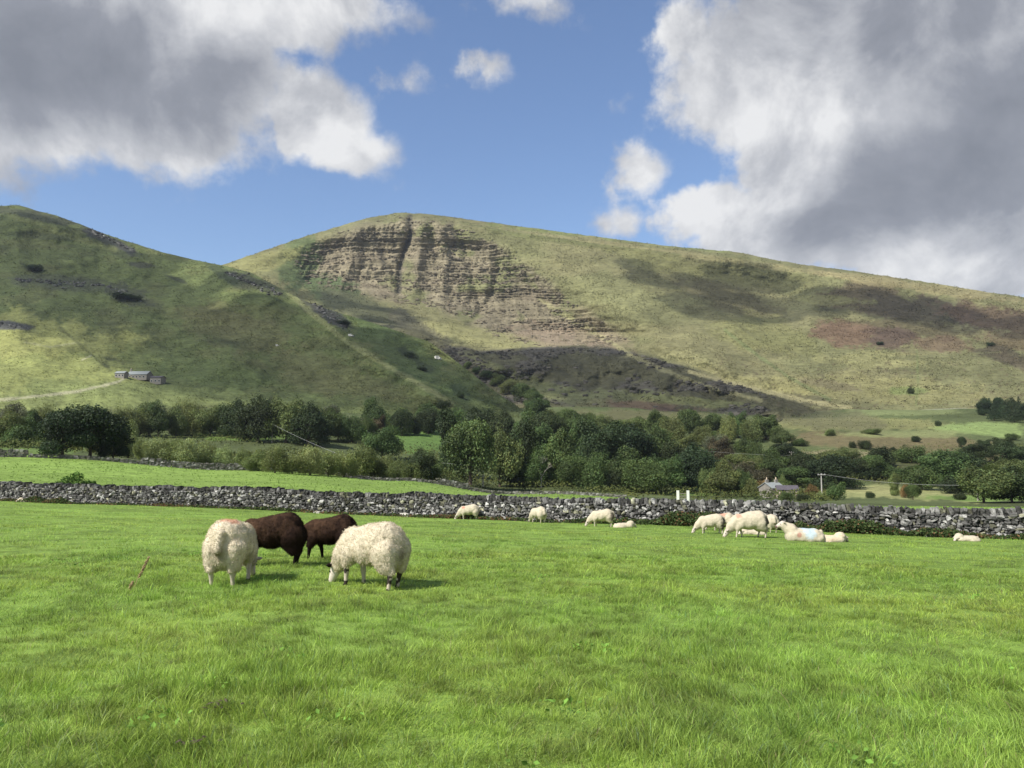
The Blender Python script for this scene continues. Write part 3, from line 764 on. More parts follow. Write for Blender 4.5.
def near_wall():
    root = empty('dry_stone_wall', (0, 38.9, -1.55))
    x0, x1 = -48.0, 27.0
    slope = -.393; th = math.atan(slope); L_ = (x1-x0)/math.cos(th)
    def at(s):      # s along wall
        X = x0 + s*math.cos(th); return X, 38.95 + slope*X
    def hgt(s):
        return 1.13 + .09*sm(30, 0, s) + .10*(fbm(s*.25, s*0, 3, 101)-.5)*2 + .05*(vnoise(s*1.3, s*0, None, 102)-.5)
    cen = []; dim = []; tl = []
    for side in (-1, 1):
        z = 0.0; row = 0
        while z < 1.12:
            h = .085 + .07*random.random()
            s = random.random()*.3
            while s < L_:
                ln = (.08+.17*random.random()) * (1.5 if random.random() < .10 else 1)
                hh = h*(.6+.7*random.random())
                X, Y = at(s+ln/2)
                top = float(hgt(np.array([s]))[0]) - .14
                if z + hh*.5 < top and (side < 0 or random.random() < .8):
                    off = side*(.30 - .10*z + random.uniform(-.035, .035))
                    cen.append((X - math.sin(th)*off, Y + math.cos(th)*off, z+h/2+random.uniform(-.03, .03))); dim.append((ln*1.0, .20+.14*random.random(), hh*1.08)); tl.append(random.gauss(0, .38))
                s += ln + .012
            z += h; row += 1
    cen = np.array(cen); dim = np.array(dim); tl = np.array(tl)
    gz = field_z(cen[:, 0], cen[:, 1]); cen[:, 2] += gz - .05
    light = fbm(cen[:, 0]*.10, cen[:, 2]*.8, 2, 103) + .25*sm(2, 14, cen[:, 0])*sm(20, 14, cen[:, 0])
    cen -= np.array([0, 38.9, -1.55])
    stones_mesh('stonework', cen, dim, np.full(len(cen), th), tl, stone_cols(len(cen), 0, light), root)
    # coping: slabs on edge
    cen = []; dim = []; tl = []; s = 0
    while s < L_:
        ln = .09+.12*random.random(); X, Y = at(s+ln/2); hh = .20+.13*random.random()
        cen.append((X, Y, float(hgt(np.array([s]))[0])-.04+random.uniform(-.03, .04))); dim.append((ln, .46, hh)); tl.append(random.gauss(.12, .22)); s += ln+.008
    cen = np.array(cen); gz = field_z(cen[:, 0], cen[:, 1]); cen[:, 2] += gz-.05
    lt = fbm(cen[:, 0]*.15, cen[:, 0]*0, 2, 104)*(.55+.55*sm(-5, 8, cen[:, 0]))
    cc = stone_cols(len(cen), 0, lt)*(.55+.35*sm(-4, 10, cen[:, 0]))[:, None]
    cen -= np.array([0, 38.9, -1.55])
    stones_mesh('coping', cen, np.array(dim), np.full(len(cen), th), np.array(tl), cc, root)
    # rubble filling
    mb = MB(); n = 60
    for i in range(n):
        a = at(L_*i/n); b = at(L_*(i+1)/n)
        X, Y = (a[0]+b[0])/2, (a[1]+b[1])/2
        z = float(field_z(X, Y))
        mb.box((X, Y-38.9, z+.5+1.55), (L_/n*1.0-.002, .34, 1.08), th)
    mb.build('core', M_core, root)
    tag(root, 'long grey dry stone wall with upright coping stones between pasture and meadow', 'stone wall')
    return at, th
wall_at, WTH = near_wall()

def far_wall():
    us = np.arange(-200, 625, .5)
    v = np.interp(us, [p[0] for p in W2], [p[1] for p in W2])
    a = (us-512)/FP; Y = wall2Y(us); X = a*Y; Z = ground(X, Y)
    root = empty('dry_stone_wall', (0, 135, -2))
    d = np.concatenate([[0], np.cumsum(np.hypot(np.diff(X), np.diff(Y)))])
    cen = []; dim = []; tl = []; an = []
    tot = d[-1]
    for z in (.14, .42, .70, .96):
        s = random.random()*.4
        while s < tot:
            ln = .25+.5*random.random()
            x = np.interp(s, d, X); y = np.interp(s, d, Y); zz = np.interp(s, d, Z)
            gap = vnoise(s*.12, z*0, None, 7)
            tp = .5+.5*sm(90, 60, abs(x-(-45)))
            hh = .30 if z < .9 else .2+.25*random.random()
            if x > -8 and z > .5: s += ln; continue
            if not (z > .6 and gap < .22):
                cen.append((x, y-135, zz+2+z+random.uniform(-.05, .05))); dim.append((ln, .5, hh)); tl.append(random.gauss(0, .15)); an.append(math.atan2(np.interp(s+1, d, Y)-y, np.interp(s+1, d, X)-x+1e-6))
            s += ln
    n = len(cen); c = stone_cols(n, 0, np.full(n, .45)); c = c*.6+np.array([.17, .16, .13])*.4
    stones_mesh('stonework', np.array(cen), np.array(dim), np.array(an), np.array(tl), c, root, lite=True)
    tag(root, 'low weathered stone wall along the far edge of the bright meadow', 'stone wall')
far_wall()

# loose pale stones at the foot of the near wall
def boulders():
    data = [(405, 516.5, .55, .22, 'flat pale stone in the grass below the wall beside the white grazing sheep'),
            (318, 513.5, .35, .14, 'small pale stone by the wall foot above the smaller brown sheep')]
    for u, v, l, h, lab in data:
        x, y, z = fieldP(u, v)
        n = stones_mesh('boulder', np.array([[0, 0, h*.3]]), np.array([[l, .3, h]]), np.array([WTH]), np.array([.05]), np.array([[.6, .57, .5]]), None, jit=.07)
        n.location = (x, y, z); tag(n, lab, 'boulder', 'loose pale stones at the wall foot')
boulders()

# ------------------------------------------------------------------ foliage
def leaf_cloud(P0, nrm, size, colr, parent=None, name='crown', mat=M_leaf, flat=.0):
    n = len(P0)
    rd = rng.normal(0, 1, (n, 3)); nn = nrm*.75 + rd*.65; nn /= np.linalg.norm(nn, axis=1, keepdims=True)+1e-9
    t = np.cross(nn, rng.normal(0, 1, (n, 3))); t /= np.linalg.norm(t, axis=1, keepdims=True)+1e-9
    b = np.cross(nn, t)
    s = size[:, None]
    q = np.stack([P0 - t*s*.5, P0 - b*s*.32 + nn*s*.08, P0 + t*s*.5, P0 + b*s*.32 + nn*s*.08], 1)
    f = np.arange(n*4).reshape(-1, 4)
    return mesh_np(name, q.reshape(-1, 3), f, np.full(n, 4), mat, np.repeat(colr, 4, 0), False, parent)
def crown_mesh(kind, seed):
    """a crown about 1 wide and reaching height 1"""
    r0 = np.random.default_rng(seed)
    lobes = []
    if kind == 'round':
        lobes.append((0, 0, .52, .34, .40)); k = 17
        for i in range(k):
            a = r0.random()*6.28; e = r0.random(); rr = .30*math.sqrt(1-(e*.8)**2)*(.7+.5*r0.random())
            lobes.append((rr*math.cos(a), rr*math.sin(a), .17+.64*e, .14+.09*r0.random(), .13+.07*r0.random()))
    elif kind == 'tall':
        for i in range(14):
            e = i/13*1.1-.1; a = r0.random()*6.28; rr = .24*math.sin(math.pi*(.15+.75*e))*(.5+r0.random())
            lobes.append((rr*math.cos(a), rr*math.sin(a), .16+.72*e, .22*(1-.45*e)*(.7+.5*r0.random()), .15))
    elif kind == 'spread':
        for i in range(13):
            a = r0.random()*6.28; rr = .36*math.sqrt(r0.random()); h = .22+.55*(1-(rr/.42)**2)*r0.random()+.1*r0.random()
            lobes.append((rr*math.cos(a), rr*math.sin(a), h, .17+.07*r0.random(), .14+.05*r0.random()))
        lobes.append((0, 0, .42, .36, .34))
    elif kind == 'willow':
        for i in range(16):
            a = r0.random()*6.28; rr = .36*math.sqrt(r0.random()); h = .16+.58*(1-(rr/.42)**2)*(.2+.8*r0.random())
            lobes.append((rr*math.cos(a), rr*math.sin(a), h, .12+.08*r0.random(), .20+.08*r0.random()))
        lobes.append((0, 0, .34, .36, .34))
    elif kind == 'bush':
        for i in range(11):
            a = r0.random()*6.28; rr = .34*math.sqrt(r0.random()); h = .2+.5*(1-(rr/.4)**2)*r0.random()
            lobes.append((rr*math.cos(a), rr*math.sin(a), h, .17+.08*r0.random(), .20+.08*r0.random()))
        lobes.append((0, 0, .28, .38, .34))
    elif kind == 'conifer':
        for i in range(12):
            e = i/11; lobes.append((0, 0, .14+.78*e, .36*(1-e)**.9+.05, .07))
    pts = []; nr = []; br = []
    tot = {'round': 15000, 'tall': 12000, 'spread': 15000, 'willow': 12000, 'bush': 6000, 'conifer': 2600}[kind]
    wts = np.array([l[3]**1.6 for l in lobes]); wts /= wts.sum()
    for l, wt in zip(lobes, wts):
        m = max(30, int(tot*wt))
        d = r0.normal(0, 1, (m, 3)); d /= np.linalg.norm(d, axis=1, keepdims=True)
        rad = (1 - .55*r0.random(m)**2.2 + .30*(r0.random(m) < .12)*r0.random(m))
        lum = 1 + .18*(vnoise(d[:, 0]*3+seed, d[:, 1]*3, d[:, 2]*3, 3)-.5)*2
        p = d*(rad*lum)[:, None]*np.array([l[3], l[3], l[4]]) + np.array(l[:3])
        pts.append(p); nr.append(d); br.append(np.full(m, .62+.75*r0.random()))
    pts = np.concatenate(pts); nr = np.concatenate(nr); br = np.concatenate(br)
    if kind != 'conifer':
        an = np.arctan2(pts[:, 1], pts[:, 0]); wv = 1+.55*(vnoise(np.cos(an)*1.6+seed, np.sin(an)*1.6+3, pts[:, 2]*3.2, 9)-.5)
        pts[:, :2] *= wv[:, None]; pts[:, 2] *= 1+.35*(vnoise(pts[:, 0]*3.5+seed, pts[:, 1]*3.5, None, 11)-.5)
    k = pts[:, 2] > .03; pts, nr, br = pts[k], nr[k], br[k]
    # normals of the whole crown rather than only of the lobe
    cc = pts - np.array([0, 0, .5]); cc /= np.linalg.norm(cc, axis=1, keepdims=True)+1e-6
    nr = nr*.7+cc*.4+np.array([0, 0, .15])
    zmax = pts[:, 2].max(); pts[:, 2] /= zmax
    wx = max(np.percentile(np.abs(pts[:, 0]), 99.5), np.percentile(np.abs(pts[:, 1]), 99.5)); pts[:, :2] *= .5/wx
    n = len(pts)
    g = (.72+.56*r0.random(n))*br
    yl = r0.random(n)
    col = np.stack([g*(1+.25*(yl-.5)), g, g*(1-.2*(yl-.5))], -1)
    sz = {'round': .036, 'tall': .038, 'spread': .036, 'willow': .032, 'bush': .052, 'conifer': .055}[kind]
    o = leaf_cloud(pts, nr, sz*(.6+.8*r0.random(n)), col, None, 'crown')
    C.objects.unlink(o); me = o.data; bpy.data.objects.remove(o)
    return me, lobes, zmax, wx
def trunk_mesh(lobes, zmax, wx, seed):
    r0 = random.Random(seed); mb = MB(); k = .5/wx
    mb.tube([(0, 0, -.04), (.005, 0, .1), (-.008, .005, .25), (0, 0, .45), (0, 0, .62)], [.038, .028, .024, .017, .008], 7)
    for l in r0.sample(lobes, min(8, len(lobes))):
        e = Vector((l[0]*k, l[1]*k, l[2]/zmax)); b = Vector((0, 0, .12+.35*r0.random()*min(1, e.z)))
        if e.z < b.z: b.z = e.z*.5
        mid = b.lerp(e, .5)+Vector((0, 0, -.03)); mb.tube([b, mid, e], [.014, .010, .004], 5)
    me = bpy.data.meshes.new('trunk'); me.from_pydata(mb.v, [], mb.f); me.materials.append(M_bark); me.update(); return me
PROTO = {}
for kind, cnt in (('round', 4), ('tall', 3), ('spread', 3), ('willow', 3), ('bush', 3), ('conifer', 2)):
    for i in range(cnt):
        me, lb, zm, wx = crown_mesh(kind, hash(kind) % 1000 * 0 + sum(map(ord, kind)) + i*11)
        PROTO[(kind, i)] = (me, trunk_mesh(lb, zm, wx, i*7+3))
COLR = {'dark': (.042, .062, .022), 'deep': (.034, .055, .022), 'mid': (.078, .12, .036), 'olive': (.125, .155, .05), 'pale': (.24, .28, .11),
        'light': (.18, .225, .075), 'grey': (.11, .13, .075), 'rust': (.19, .13, .05), 'bronze': (.085, .075, .04)}
def plant(u, v, hpx, wpx, kind, colr, label, cat='tree', group=None, at=None, name=None, sink=0.0):
    x, y, z = at if at else groundP(u, v)
    h = hpx*y/F*1.02; w = wpx*y/F
    i = random.randrange(sum(1 for k in PROTO if k[0] == kind)); cm, tm = PROTO[(kind, i)]
    nm = name or ('shrub' if kind == 'bush' or cat == 'shrub' else 'pine_tree' if kind == 'conifer' else 'tree')
    root = empty(nm, (x, y, z - sink), random.random()*6.28)
    cr = bpy.data.objects.new('crown' if kind != 'bush' else 'foliage', cm); link(cr, root); cr.scale = (w, w, h)
    tr = bpy.data.objects.new('trunk' if kind != 'bush' else 'stem', tm); link(tr, root); tr.scale = (min(w, h*.9),)*2+(h,)
    c = COLR[colr] if isinstance(colr, str) else colr; j = random.uniform(.86, 1.16)
    cr.color = (c[0]*j*random.uniform(.92, 1.1), c[1]*j, c[2]*j, 1); tr.color = (1, 1, 1, 1)
    tag(root, label, cat, group)
    return root
ORD = ['first', 'second', 'third', 'fourth', 'fifth', 'sixth', 'seventh', 'eighth', 'ninth', 'tenth', 'eleventh', 'twelfth', 'thirteenth', 'fourteenth', 'fifteenth', 'sixteenth', 'seventeenth', 'eighteenth', 'nineteenth', 'twentieth', 'twenty-first', 'twenty-second', 'twenty-third', 'twenty-fourth', 'twenty-fifth', 'twenty-sixth', 'twenty-seventh', 'twenty-eighth']
ADJ = {'dark': 'dark green', 'deep': 'very dark green', 'mid': 'mid green', 'olive': 'olive green', 'pale': 'pale green', 'light': 'light green', 'grey': 'grey green', 'rust': 'rust coloured', 'bronze': 'bronze brown'}
def row(lst, phrase, group, cat='tree'):
    lst = sorted(lst, key=lambda q: q[0])
    for i, (u, v, h, w, kind, c) in enumerate(lst):
        h *= random.uniform(.88, 1.22); w *= random.uniform(.85, 1.25)
        noun = 'shrub' if cat == 'shrub' else 'tree'
        plant(u, v, h, w, kind, c, '%s %s, %s along %s' % (ADJ[c], noun, ORD[i], phrase), cat, group)
# --- big trees with labels of their own
OWN = [
    (62, 457, 50, 52, 'round', 'deep', 'broad very dark tree behind the far wall, left of its tallest dark neighbour'),
    (90, 457, 55, 66, 'round', 'deep', 'tallest very dark tree of the clump standing behind the far meadow wall'),
    (113, 459, 34, 32, 'round', 'deep', 'small dark tree at the foot of the big dark clump beside pale willows'),
    (236, 438, 42, 36, 'round', 'dark', 'dark round tree at the outer end of the tall clump below the hill'),
    (258, 442, 50, 48, 'round', 'dark', 'tall dark tree of the clump at the hill foot, left of the light topped one'),
    (286, 443, 50, 44, 'spread', 'olive', 'light topped olive tree in the middle of the dark clump at the hill foot'),
    (308, 446, 46, 42, 'round', 'dark', 'dark drooping tree at the inner end of the clump at the hill foot'),
    (382, 460, 34, 36, 'spread', 'mid', 'rounded mid green tree standing alone above the willow belt'),
    (421, 480, 34, 28, 'round', 'dark', 'small dark tree at the end of the willow belt by the far wall'),
    (448, 472, 66, 46, 'tall', 'dark', 'tall dark tree at the left edge of the valley wood'),
    (470, 486, 70, 58, 'round', 'mid', 'large mid green tree at the front of the valley wood beside a pole'),
    (500, 487, 62, 44, 'spread', 'olive', 'tall tree with olive upper leaves at the front of the valley wood'),
    (522, 486, 66, 42, 'tall', 'dark', 'narrow dark tree just left of the bare dead tree'),
    (560, 486, 58, 46, 'tall', 'mid', 'tall mid green tree just right of the bare dead tree'),
    (600, 476, 58, 60, 'round', 'dark', 'wide dark crowned tree at the top middle of the valley wood'),
    (632, 470, 48, 56, 'round', 'deep', 'very dark round tree at the top right of the valley wood'),
    (694, 491, 50, 50, 'round', 'deep', 'very dark round tree at the right end of the valley wood'),
    (725, 496, 36, 40, 'spread', 'olive', 'lighter bushy tree right of the last dark tree of the wood'),
    (832, 489, 36, 52, 'round', 'deep', 'wide very dark tree behind the white power pole'),
    (806, 484, 32, 36, 'round', 'dark', 'dark tree behind the cottage between it and the widest dark tree'),
    (783, 490, 17, 12, 'conifer', 'light', 'small bright green conifer beside the cottage chimneys'),
    (838, 500, 18, 20, 'bush', 'mid', 'small rounded olive tree in front of the pale field'),
    (895, 496, 24, 12, 'tall', 'olive', 'slender upright green tree on the pale field'),
    (913, 500, 16, 16, 'round', 'mid', 'small round topped tree with a visible trunk by the near wall'),
    (945, 486, 38, 54, 'round', 'mid', 'broad mid green tree standing above the pale field'),
    (984, 503, 42, 56, 'spread', 'olive', 'large tree with yellowing leaves near the far right of the valley'),
    (1012, 503, 40, 52, 'round', 'dark', 'dark tree behind the wall at the right edge of the photo'),
]
for q in OWN:
    plant(q[0], q[1], q[2], q[3], q[4], q[5], q[6], 'tree', 'single trees of the valley', name='pine_tree' if q[4] == 'conifer' else 'tree')
row([(-60, 436, 30, 40, 'round', 'mid'), (-25, 440, 30, 36, 'willow', 'olive'), (8, 440, 30, 36, 'willow', 'olive'), (30, 440, 32, 30, 'tall', 'mid'), (44, 438, 34, 26, 'willow', 'olive'), (18, 447, 20, 30, 'bush', 'mid')],
    'the tree line at the left photo edge', 'olive trees at the left photo edge')
row([(124, 436, 30, 28, 'willow', 'olive'), (140, 436, 32, 28, 'willow', 'olive'), (158, 437, 34, 30, 'spread', 'mid'), (176, 437, 33, 28, 'willow', 'olive'), (193, 436, 32, 30, 'willow', 'olive'), (210, 436, 31, 28, 'spread', 'olive'), (222, 436, 26, 20, 'willow', 'light'), (150, 430, 30, 34, 'willow', 'grey'), (186, 430, 30, 34, 'willow', 'olive')],
    'the soft olive row under the hill', 'olive trees in a row under the hill')
row([(128, 458, 32, 36, 'willow', 'pale'), (143, 461, 26, 32, 'willow', 'light'), (158, 463, 26, 30, 'willow', 'pale'), (174, 465, 27, 32, 'willow', 'light'), (190, 467, 28, 34, 'willow', 'pale'), (207, 468, 24, 30, 'willow', 'light'), (224, 469, 23, 32, 'willow', 'pale'),
     (242, 470, 22, 30, 'willow', 'light'), (258, 471, 24, 30, 'willow', 'light'), (275, 473, 25, 32, 'willow', 'olive'), (292, 474, 24, 32, 'willow', 'light'), (310, 475, 26, 32, 'willow', 'pale'), (328, 476, 26, 30, 'willow', 'light'), (344, 477, 30, 34, 'willow', 'light'),
     (362, 478, 30, 34, 'willow', 'olive'), (380, 479, 28, 34, 'willow', 'olive'), (398, 480, 22, 30, 'willow', 'olive'), (412, 481, 16, 22, 'bush', 'olive')],
    'the pale willow belt behind the far wall', 'pale willows behind the far wall')
row([(322, 441, 32, 30, 'round', 'mid'), (338, 440, 28, 30, 'spread', 'mid'), (352, 443, 34, 30, 'willow', 'mid'), (366, 436, 22, 22, 'willow', 'mid'), (378, 434, 20, 18, 'round', 'bronze'), (390, 434, 20, 20, 'willow', 'mid'), (402, 436, 25, 22, 'round', 'dark'), (414, 435, 22, 20, 'round', 'dark'), (428, 434, 26, 24, 'round', 'dark'), (300, 436, 28, 30, 'spread', 'mid')],
    'the tree row between hill clump and valley wood', 'trees between the hill clump and the valley wood')
row([(458, 432, 28, 32, 'willow', 'mid'), (482, 440, 30, 34, 'round', 'dark'), (503, 444, 34, 34, 'round', 'dark'), (528, 450, 40, 36, 'spread', 'mid'), (548, 454, 44, 34, 'round', 'dark'), (575, 452, 36, 36, 'spread', 'mid'), (578, 466, 42, 40, 'tall', 'mid'), (655, 470, 40, 40, 'round', 'mid'), (676, 474, 34, 36, 'spread', 'dark'), (540, 470, 40, 36, 'round', 'mid'), (618, 460, 36, 40, 'round', 'mid')],
    'the back row of the valley wood', 'trees in the back row of the valley wood')
row([(536, 487, 34, 34, 'willow', 'mid'), (572, 489, 30, 34, 'round', 'mid'), (592, 490, 42, 44, 'willow', 'mid'), (610, 491, 22, 26, 'bush', 'dark'), (624, 490, 40, 42, 'spread', 'mid'), (644, 493, 36, 44, 'willow', 'mid'), (666, 492, 42, 42, 'spread', 'mid'), (709, 493, 28, 24, 'willow', 'light'), (742, 496, 26, 30, 'willow', 'mid'), (435, 481, 22, 24, 'bush', 'mid')],
    'the front row of the valley wood', 'trees in the front row of the valley wood')
row([(640, 437, 20, 28, 'round', 'olive'), (656, 441, 26, 32, 'round', 'mid'), (672, 446, 28, 34, 'willow', 'olive'), (690, 440, 30, 34, 'round', 'mid'), (703, 447, 22, 26, 'spread', 'olive'), (712, 440, 25, 28, 'round', 'mid'), (728, 444, 28, 26, 'willow', 'light'), (738, 438, 24, 22, 'round', 'mid'), (752, 442, 26, 26, 'willow', 'olive'), (766, 440, 24, 26, 'round', 'mid'), (782, 446, 20, 26, 'spread', 'olive'), (716, 455, 20, 28, 'willow', 'grey'), (746, 458, 20, 30, 'spread', 'mid'), (684, 458, 22, 28, 'round', 'olive')],
    'the light copse above the valley wood', 'trees of the light copse above the valley wood')
row([(553, 425, 16, 22, 'spread', 'olive'), (568, 428, 18, 24, 'round', 'mid'), (584, 434, 20, 26, 'round', 'mid'), (602, 434, 18, 26, 'willow', 'olive'), (622, 438, 16, 24, 'round', 'olive'), (536, 418, 18, 24, 'round', 'mid'), (590, 422, 10, 18, 'bush', 'olive')],
    'the small trees above the valley wood', 'small trees at the foot of the landslip')
row([(868, 480, 16, 26, 'bush', 'dark'), (884, 478, 18, 24, 'round', 'mid'), (902, 481, 15, 26, 'bush', 'mid'), (922, 490, 24, 30, 'bush', 'mid'), (958, 494, 22, 32, 'bush', 'dark'), (856, 476, 14, 24, 'bush', 'bronze'), (876, 470, 12, 22, 'bush', 'dark'), (760, 470, 22, 30, 'round', 'mid'), (780, 472, 24, 30, 'round', 'dark'), (738, 478, 18, 36, 'bush', 'bronze'), (760, 484, 16, 30, 'bush', 'bronze'), (972, 480, 16, 30, 'bush', 'mid'), (1000, 476, 16, 34, 'bush', 'mid'), (1020, 462, 18, 26, 'round', 'dark'), (1004, 452, 14, 22, 'round', 'dark'), (818, 466, 14, 26, 'bush', 'mid')],
    'the dark scrub above the pale field', 'dark scrub above the pale field', 'shrub')
row([(852, 448, 7, 10, 'bush', 'dark'), (865, 449, 9, 12, 'bush', 'dark'), (893, 452, 6, 8, 'bush', 'dark'), (962, 448, 10, 9, 'round', 'dark'), (985, 449, 11, 16, 'round', 'dark'), (916, 442, 6, 8, 'bush', 'dark'), (1012, 440, 6, 12, 'bush', 'mid'), (872, 434, 6, 18, 'bush', 'olive'), (938, 426, 6, 7, 'bush', 'dark'), (800, 446, 8, 14, 'bush', 'mid'), (830, 436, 6, 12, 'bush', 'olive')],
    'the scattered bushes on the brown field', 'scattered bushes on the brown field', 'shrub')
row([(763, 497, 20, 18, 'bush', 'rust'), (752, 497, 18, 20, 'bush', 'olive'), (812, 499, 14, 14, 'bush', 'rust'), (820, 500, 10, 12, 'bush', 'pale'), (905, 498, 12, 10, 'bush', 'rust'), (803, 501, 8, 16, 'bush', 'dark'), (870, 498, 6, 8, 'bush', 'dark'), (960, 500, 8, 14, 'bush', 'dark'), (787, 500, 7, 14, 'bush', 'mid')],
    'the garden bushes beside the cottage field', 'garden bushes near the cottage', 'shrub')
# wood at the right, on the mountain foot
far = []
for i in range(16):
    u = 986+i*4.2+random.uniform(-1, 1); far.append((u, 415+random.uniform(-2, 6)+(i*.35), random.uniform(15, 22), random.uniform(12, 17)))
far.sort()
for i, (u, v, h, w) in enumerate(far):
    x, y, z = groundP(u, v)
    plant(u, v, h, w, 'conifer' if i % 3 else 'round', 'deep', 'dark tree, %s along the far plantation below the mountain' % ORD[i], 'tree', 'dark trees of the far plantation', at=(x, y, z))
# trees climbing beside the spur (stand on the mountain foot)
for i, (u, v, h, w, k, c) in enumerate([(468, 366, 7, 9, 'bush', 'light'), (484, 374, 9, 12, 'bush', 'mid'), (498, 383, 13, 17, 'round', 'olive'), (510, 391, 16, 20, 'round', 'olive'), (521, 399, 20, 22, 'round', 'mid'), (532, 404, 20, 20, 'round', 'mid'), (540, 411, 16, 18, 'spread', 'dark'), (476, 370, 7, 9, 'bush', 'dark')]):
    pass
SP_T = sorted([(468, 368, 7, 10, 'bush', 'light'), (477, 373, 7, 10, 'bush', 'mid'), (486, 378, 9, 13, 'bush', 'mid'), (498, 386, 13, 17, 'round', 'olive'), (510, 394, 17, 20, 'round', 'olive'), (521, 402, 20, 22, 'round', 'mid'), (533, 406, 20, 20, 'round', 'mid'), (542, 413, 16, 18, 'spread', 'dark')])
for i, (u, v, h, w, k, c) in enumerate(SP_T):
    x, y, z = mountainP(u, v)
    plant(u, v, h, w, k, c, '%s %s, %s going down the hollow beside the spur' % (ADJ[c], 'shrub' if k == 'bush' else 'tree', ORD[i]), 'shrub' if k == 'bush' else 'tree', 'trees in the hollow beside the spur', at=(x, y, z))
# lone bushes on the mountain
for u, v, h, w, lab in [(911, 394, 7, 7, 'lone round dark bush low on the sunny mountain slope'), (990, 346, 4, 9, 'tiny dark bush high on the brown slope'), (880, 345, 4, 9, 'tiny dark bush on the bracken slope')]:
    plant(u, v, h, w, 'bush', 'dark', lab, 'shrub', 'lone bushes on the mountain', at=mountainP(u, v))

# --- bare dead tree
def dead_tree():
    x, y, z = groundP(541, 487); h = 33*y/F
    root = empty('dead_tree', (x, y-1.5, z)); mb = MB(); r0 = random.Random(5)
    def br(p, d, L_, r, dep):
        q = p + d*L_; m = p.lerp(q, .5)+Vector((r0.uniform(-1, 1), r0.uniform(-1, 1), 0))*L_*.06
        mb.tube([p, m, q], [r, r*.8, r*.6], 5)
        if dep == 0: return
        for k in range(3 if dep > 1 else 2):
            nd = (d + Vector((r0.uniform(-.8, .8), r0.uniform(-.8, .8), r0.uniform(-.1, .5)))).normalized()
            br(q, nd, L_*.68, r*.62, dep-1)
    tk = MB(); tk.tube([(0, 0, -.3), (.05, 0, h*.15), (0, 0, h*.32)], [.2, .15, .13], 8); tk.build('trunk', M_dead, root)
    br(Vector((0, 0, h*.31)), Vector((-.15, 0, 1)).normalized(), h*.24, .11, 4); br(Vector((0, 0, h*.28)), Vector((.45, .1, .8)).normalized(), h*.22, .09, 3)
    mb.build('branches', M_dead, root)['label'] = 'pale leafless branches'
    tag(root, 'bare pale dead tree in front of the valley wood', 'tree')
dead_tree()

# --- elder bush growing over the near wall, weeds along its foot
def wall_bush():
    X = (74-512)/FP*50.0; Y = 38.95-.393*X+.75
    for k in range(6): Y = 38.95-.393*X+.75; X = (74-512)/FP*Y
    z = float(ground(X, Y)); root = empty('elder_bush', (X, Y, z-.1)); pts = []; n = 2600
    r0 = rng
    a = r0.random((n, 3)); lob = [(-.9, 0, 1.15, .5), (-.3, 0, 1.45, .5), (.25, 0, 1.75, .45), (.45, 0, 1.3, .5), (1.0, 0, 1.35, .25), (0, -.1, 1.0, .6), (-.1, .1, .6, .7), (1.35, 0, 1.4, .12)]
    pts = []; nr = []
    for l in lob:
        m = int(900*l[3]); d = r0.normal(0, 1, (m, 3)); d /= np.linalg.norm(d, axis=1, keepdims=True)
        pts.append(d*(l[3]*(.5+.5*r0.random(m)))[:, None]*[1, .6, .7]+np.array(l[:3])); nr.append(d)
    pts = np.concatenate(pts); nr = np.concatenate(nr); n = len(pts)
    g = .7+.6*r0.random(n); col = np.stack([.075*g, .15*g, .03*g], -1)
    leaf_cloud(pts, nr, .10*(.6+.8*r0.random(n)), col, root, 'foliage', M_weed)
    mb = MB()
    for k in range(7): 
        e = Vector((random.uniform(-1, 1), random.uniform(-.2, .2), random.uniform(1, 1.7))); mb.tube([(0, 0, 0), e*.5+Vector((0, 0, .1)), e], [.03, .02, .008], 5)
    mb.build('stem', M_bark, root)
    tag(root, 'green elder bush poking above the near wall by the left photo edge', 'shrub')
wall_bush()
def wall_weeds():
    n = 60000
    X = -42+rng.random(n)*64
    dens = .12 + .7*sm(2.5, 5, X)*sm(17, 12, X) + .5*sm(-31, -29, X)*sm(-26, -28.5, X) + .25*sm(13, 15, X)*sm(22, 18, X) + .35*sm(-5, -3, X)*sm(0, -2, X)
    cl = fbm(X*.8, X*0, 3, 120)
    hm = (.10+.55*sm(.35, .75, cl)*np.clip(dens, 0, 1)+.18*dens)
    k = rng.random(n) < np.clip(dens*1.3*(.4+cl), 0, 1); X = X[k]; hm = hm[k]; cl = cl[k]; n = len(X)
    off = -.42-.38*np.abs(rng.normal(0, .7, n))
    Xs = X - math.sin(WTH)*off; Y = 38.95-.393*X + math.cos(WTH)*off
    Z = field_z(Xs, Y) + rng.random(n)**.8*hm*np.clip(1.25+off*.6, .3, 1)
    kind = fbm(X*.5, X*0, 2, 121); br = (rng.random(n) < .16+.5*sm(.55, .7, kind))
    g = .6+.8*rng.random(n)
    col = np.stack([.045*g, .07*g, .022*g], -1); col[br] = np.stack([.14*g[br], .085*g[br], .04*g[br]], -1)
    lt = rng.random(n) < .2; col[lt] = np.stack([.10*g[lt], .14*g[lt], .05*g[lt]], -1)
    nr = np.tile([0, -.6, .6], (n, 1))
    o = leaf_cloud(np.stack([Xs, Y, Z], -1), nr, .07+.07*rng.random(n), col, None, 'weeds', M_weed)
    tag(o, 'dark nettles and rusty dock growing along the foot of the near wall', kind='stuff')
wall_weeds()

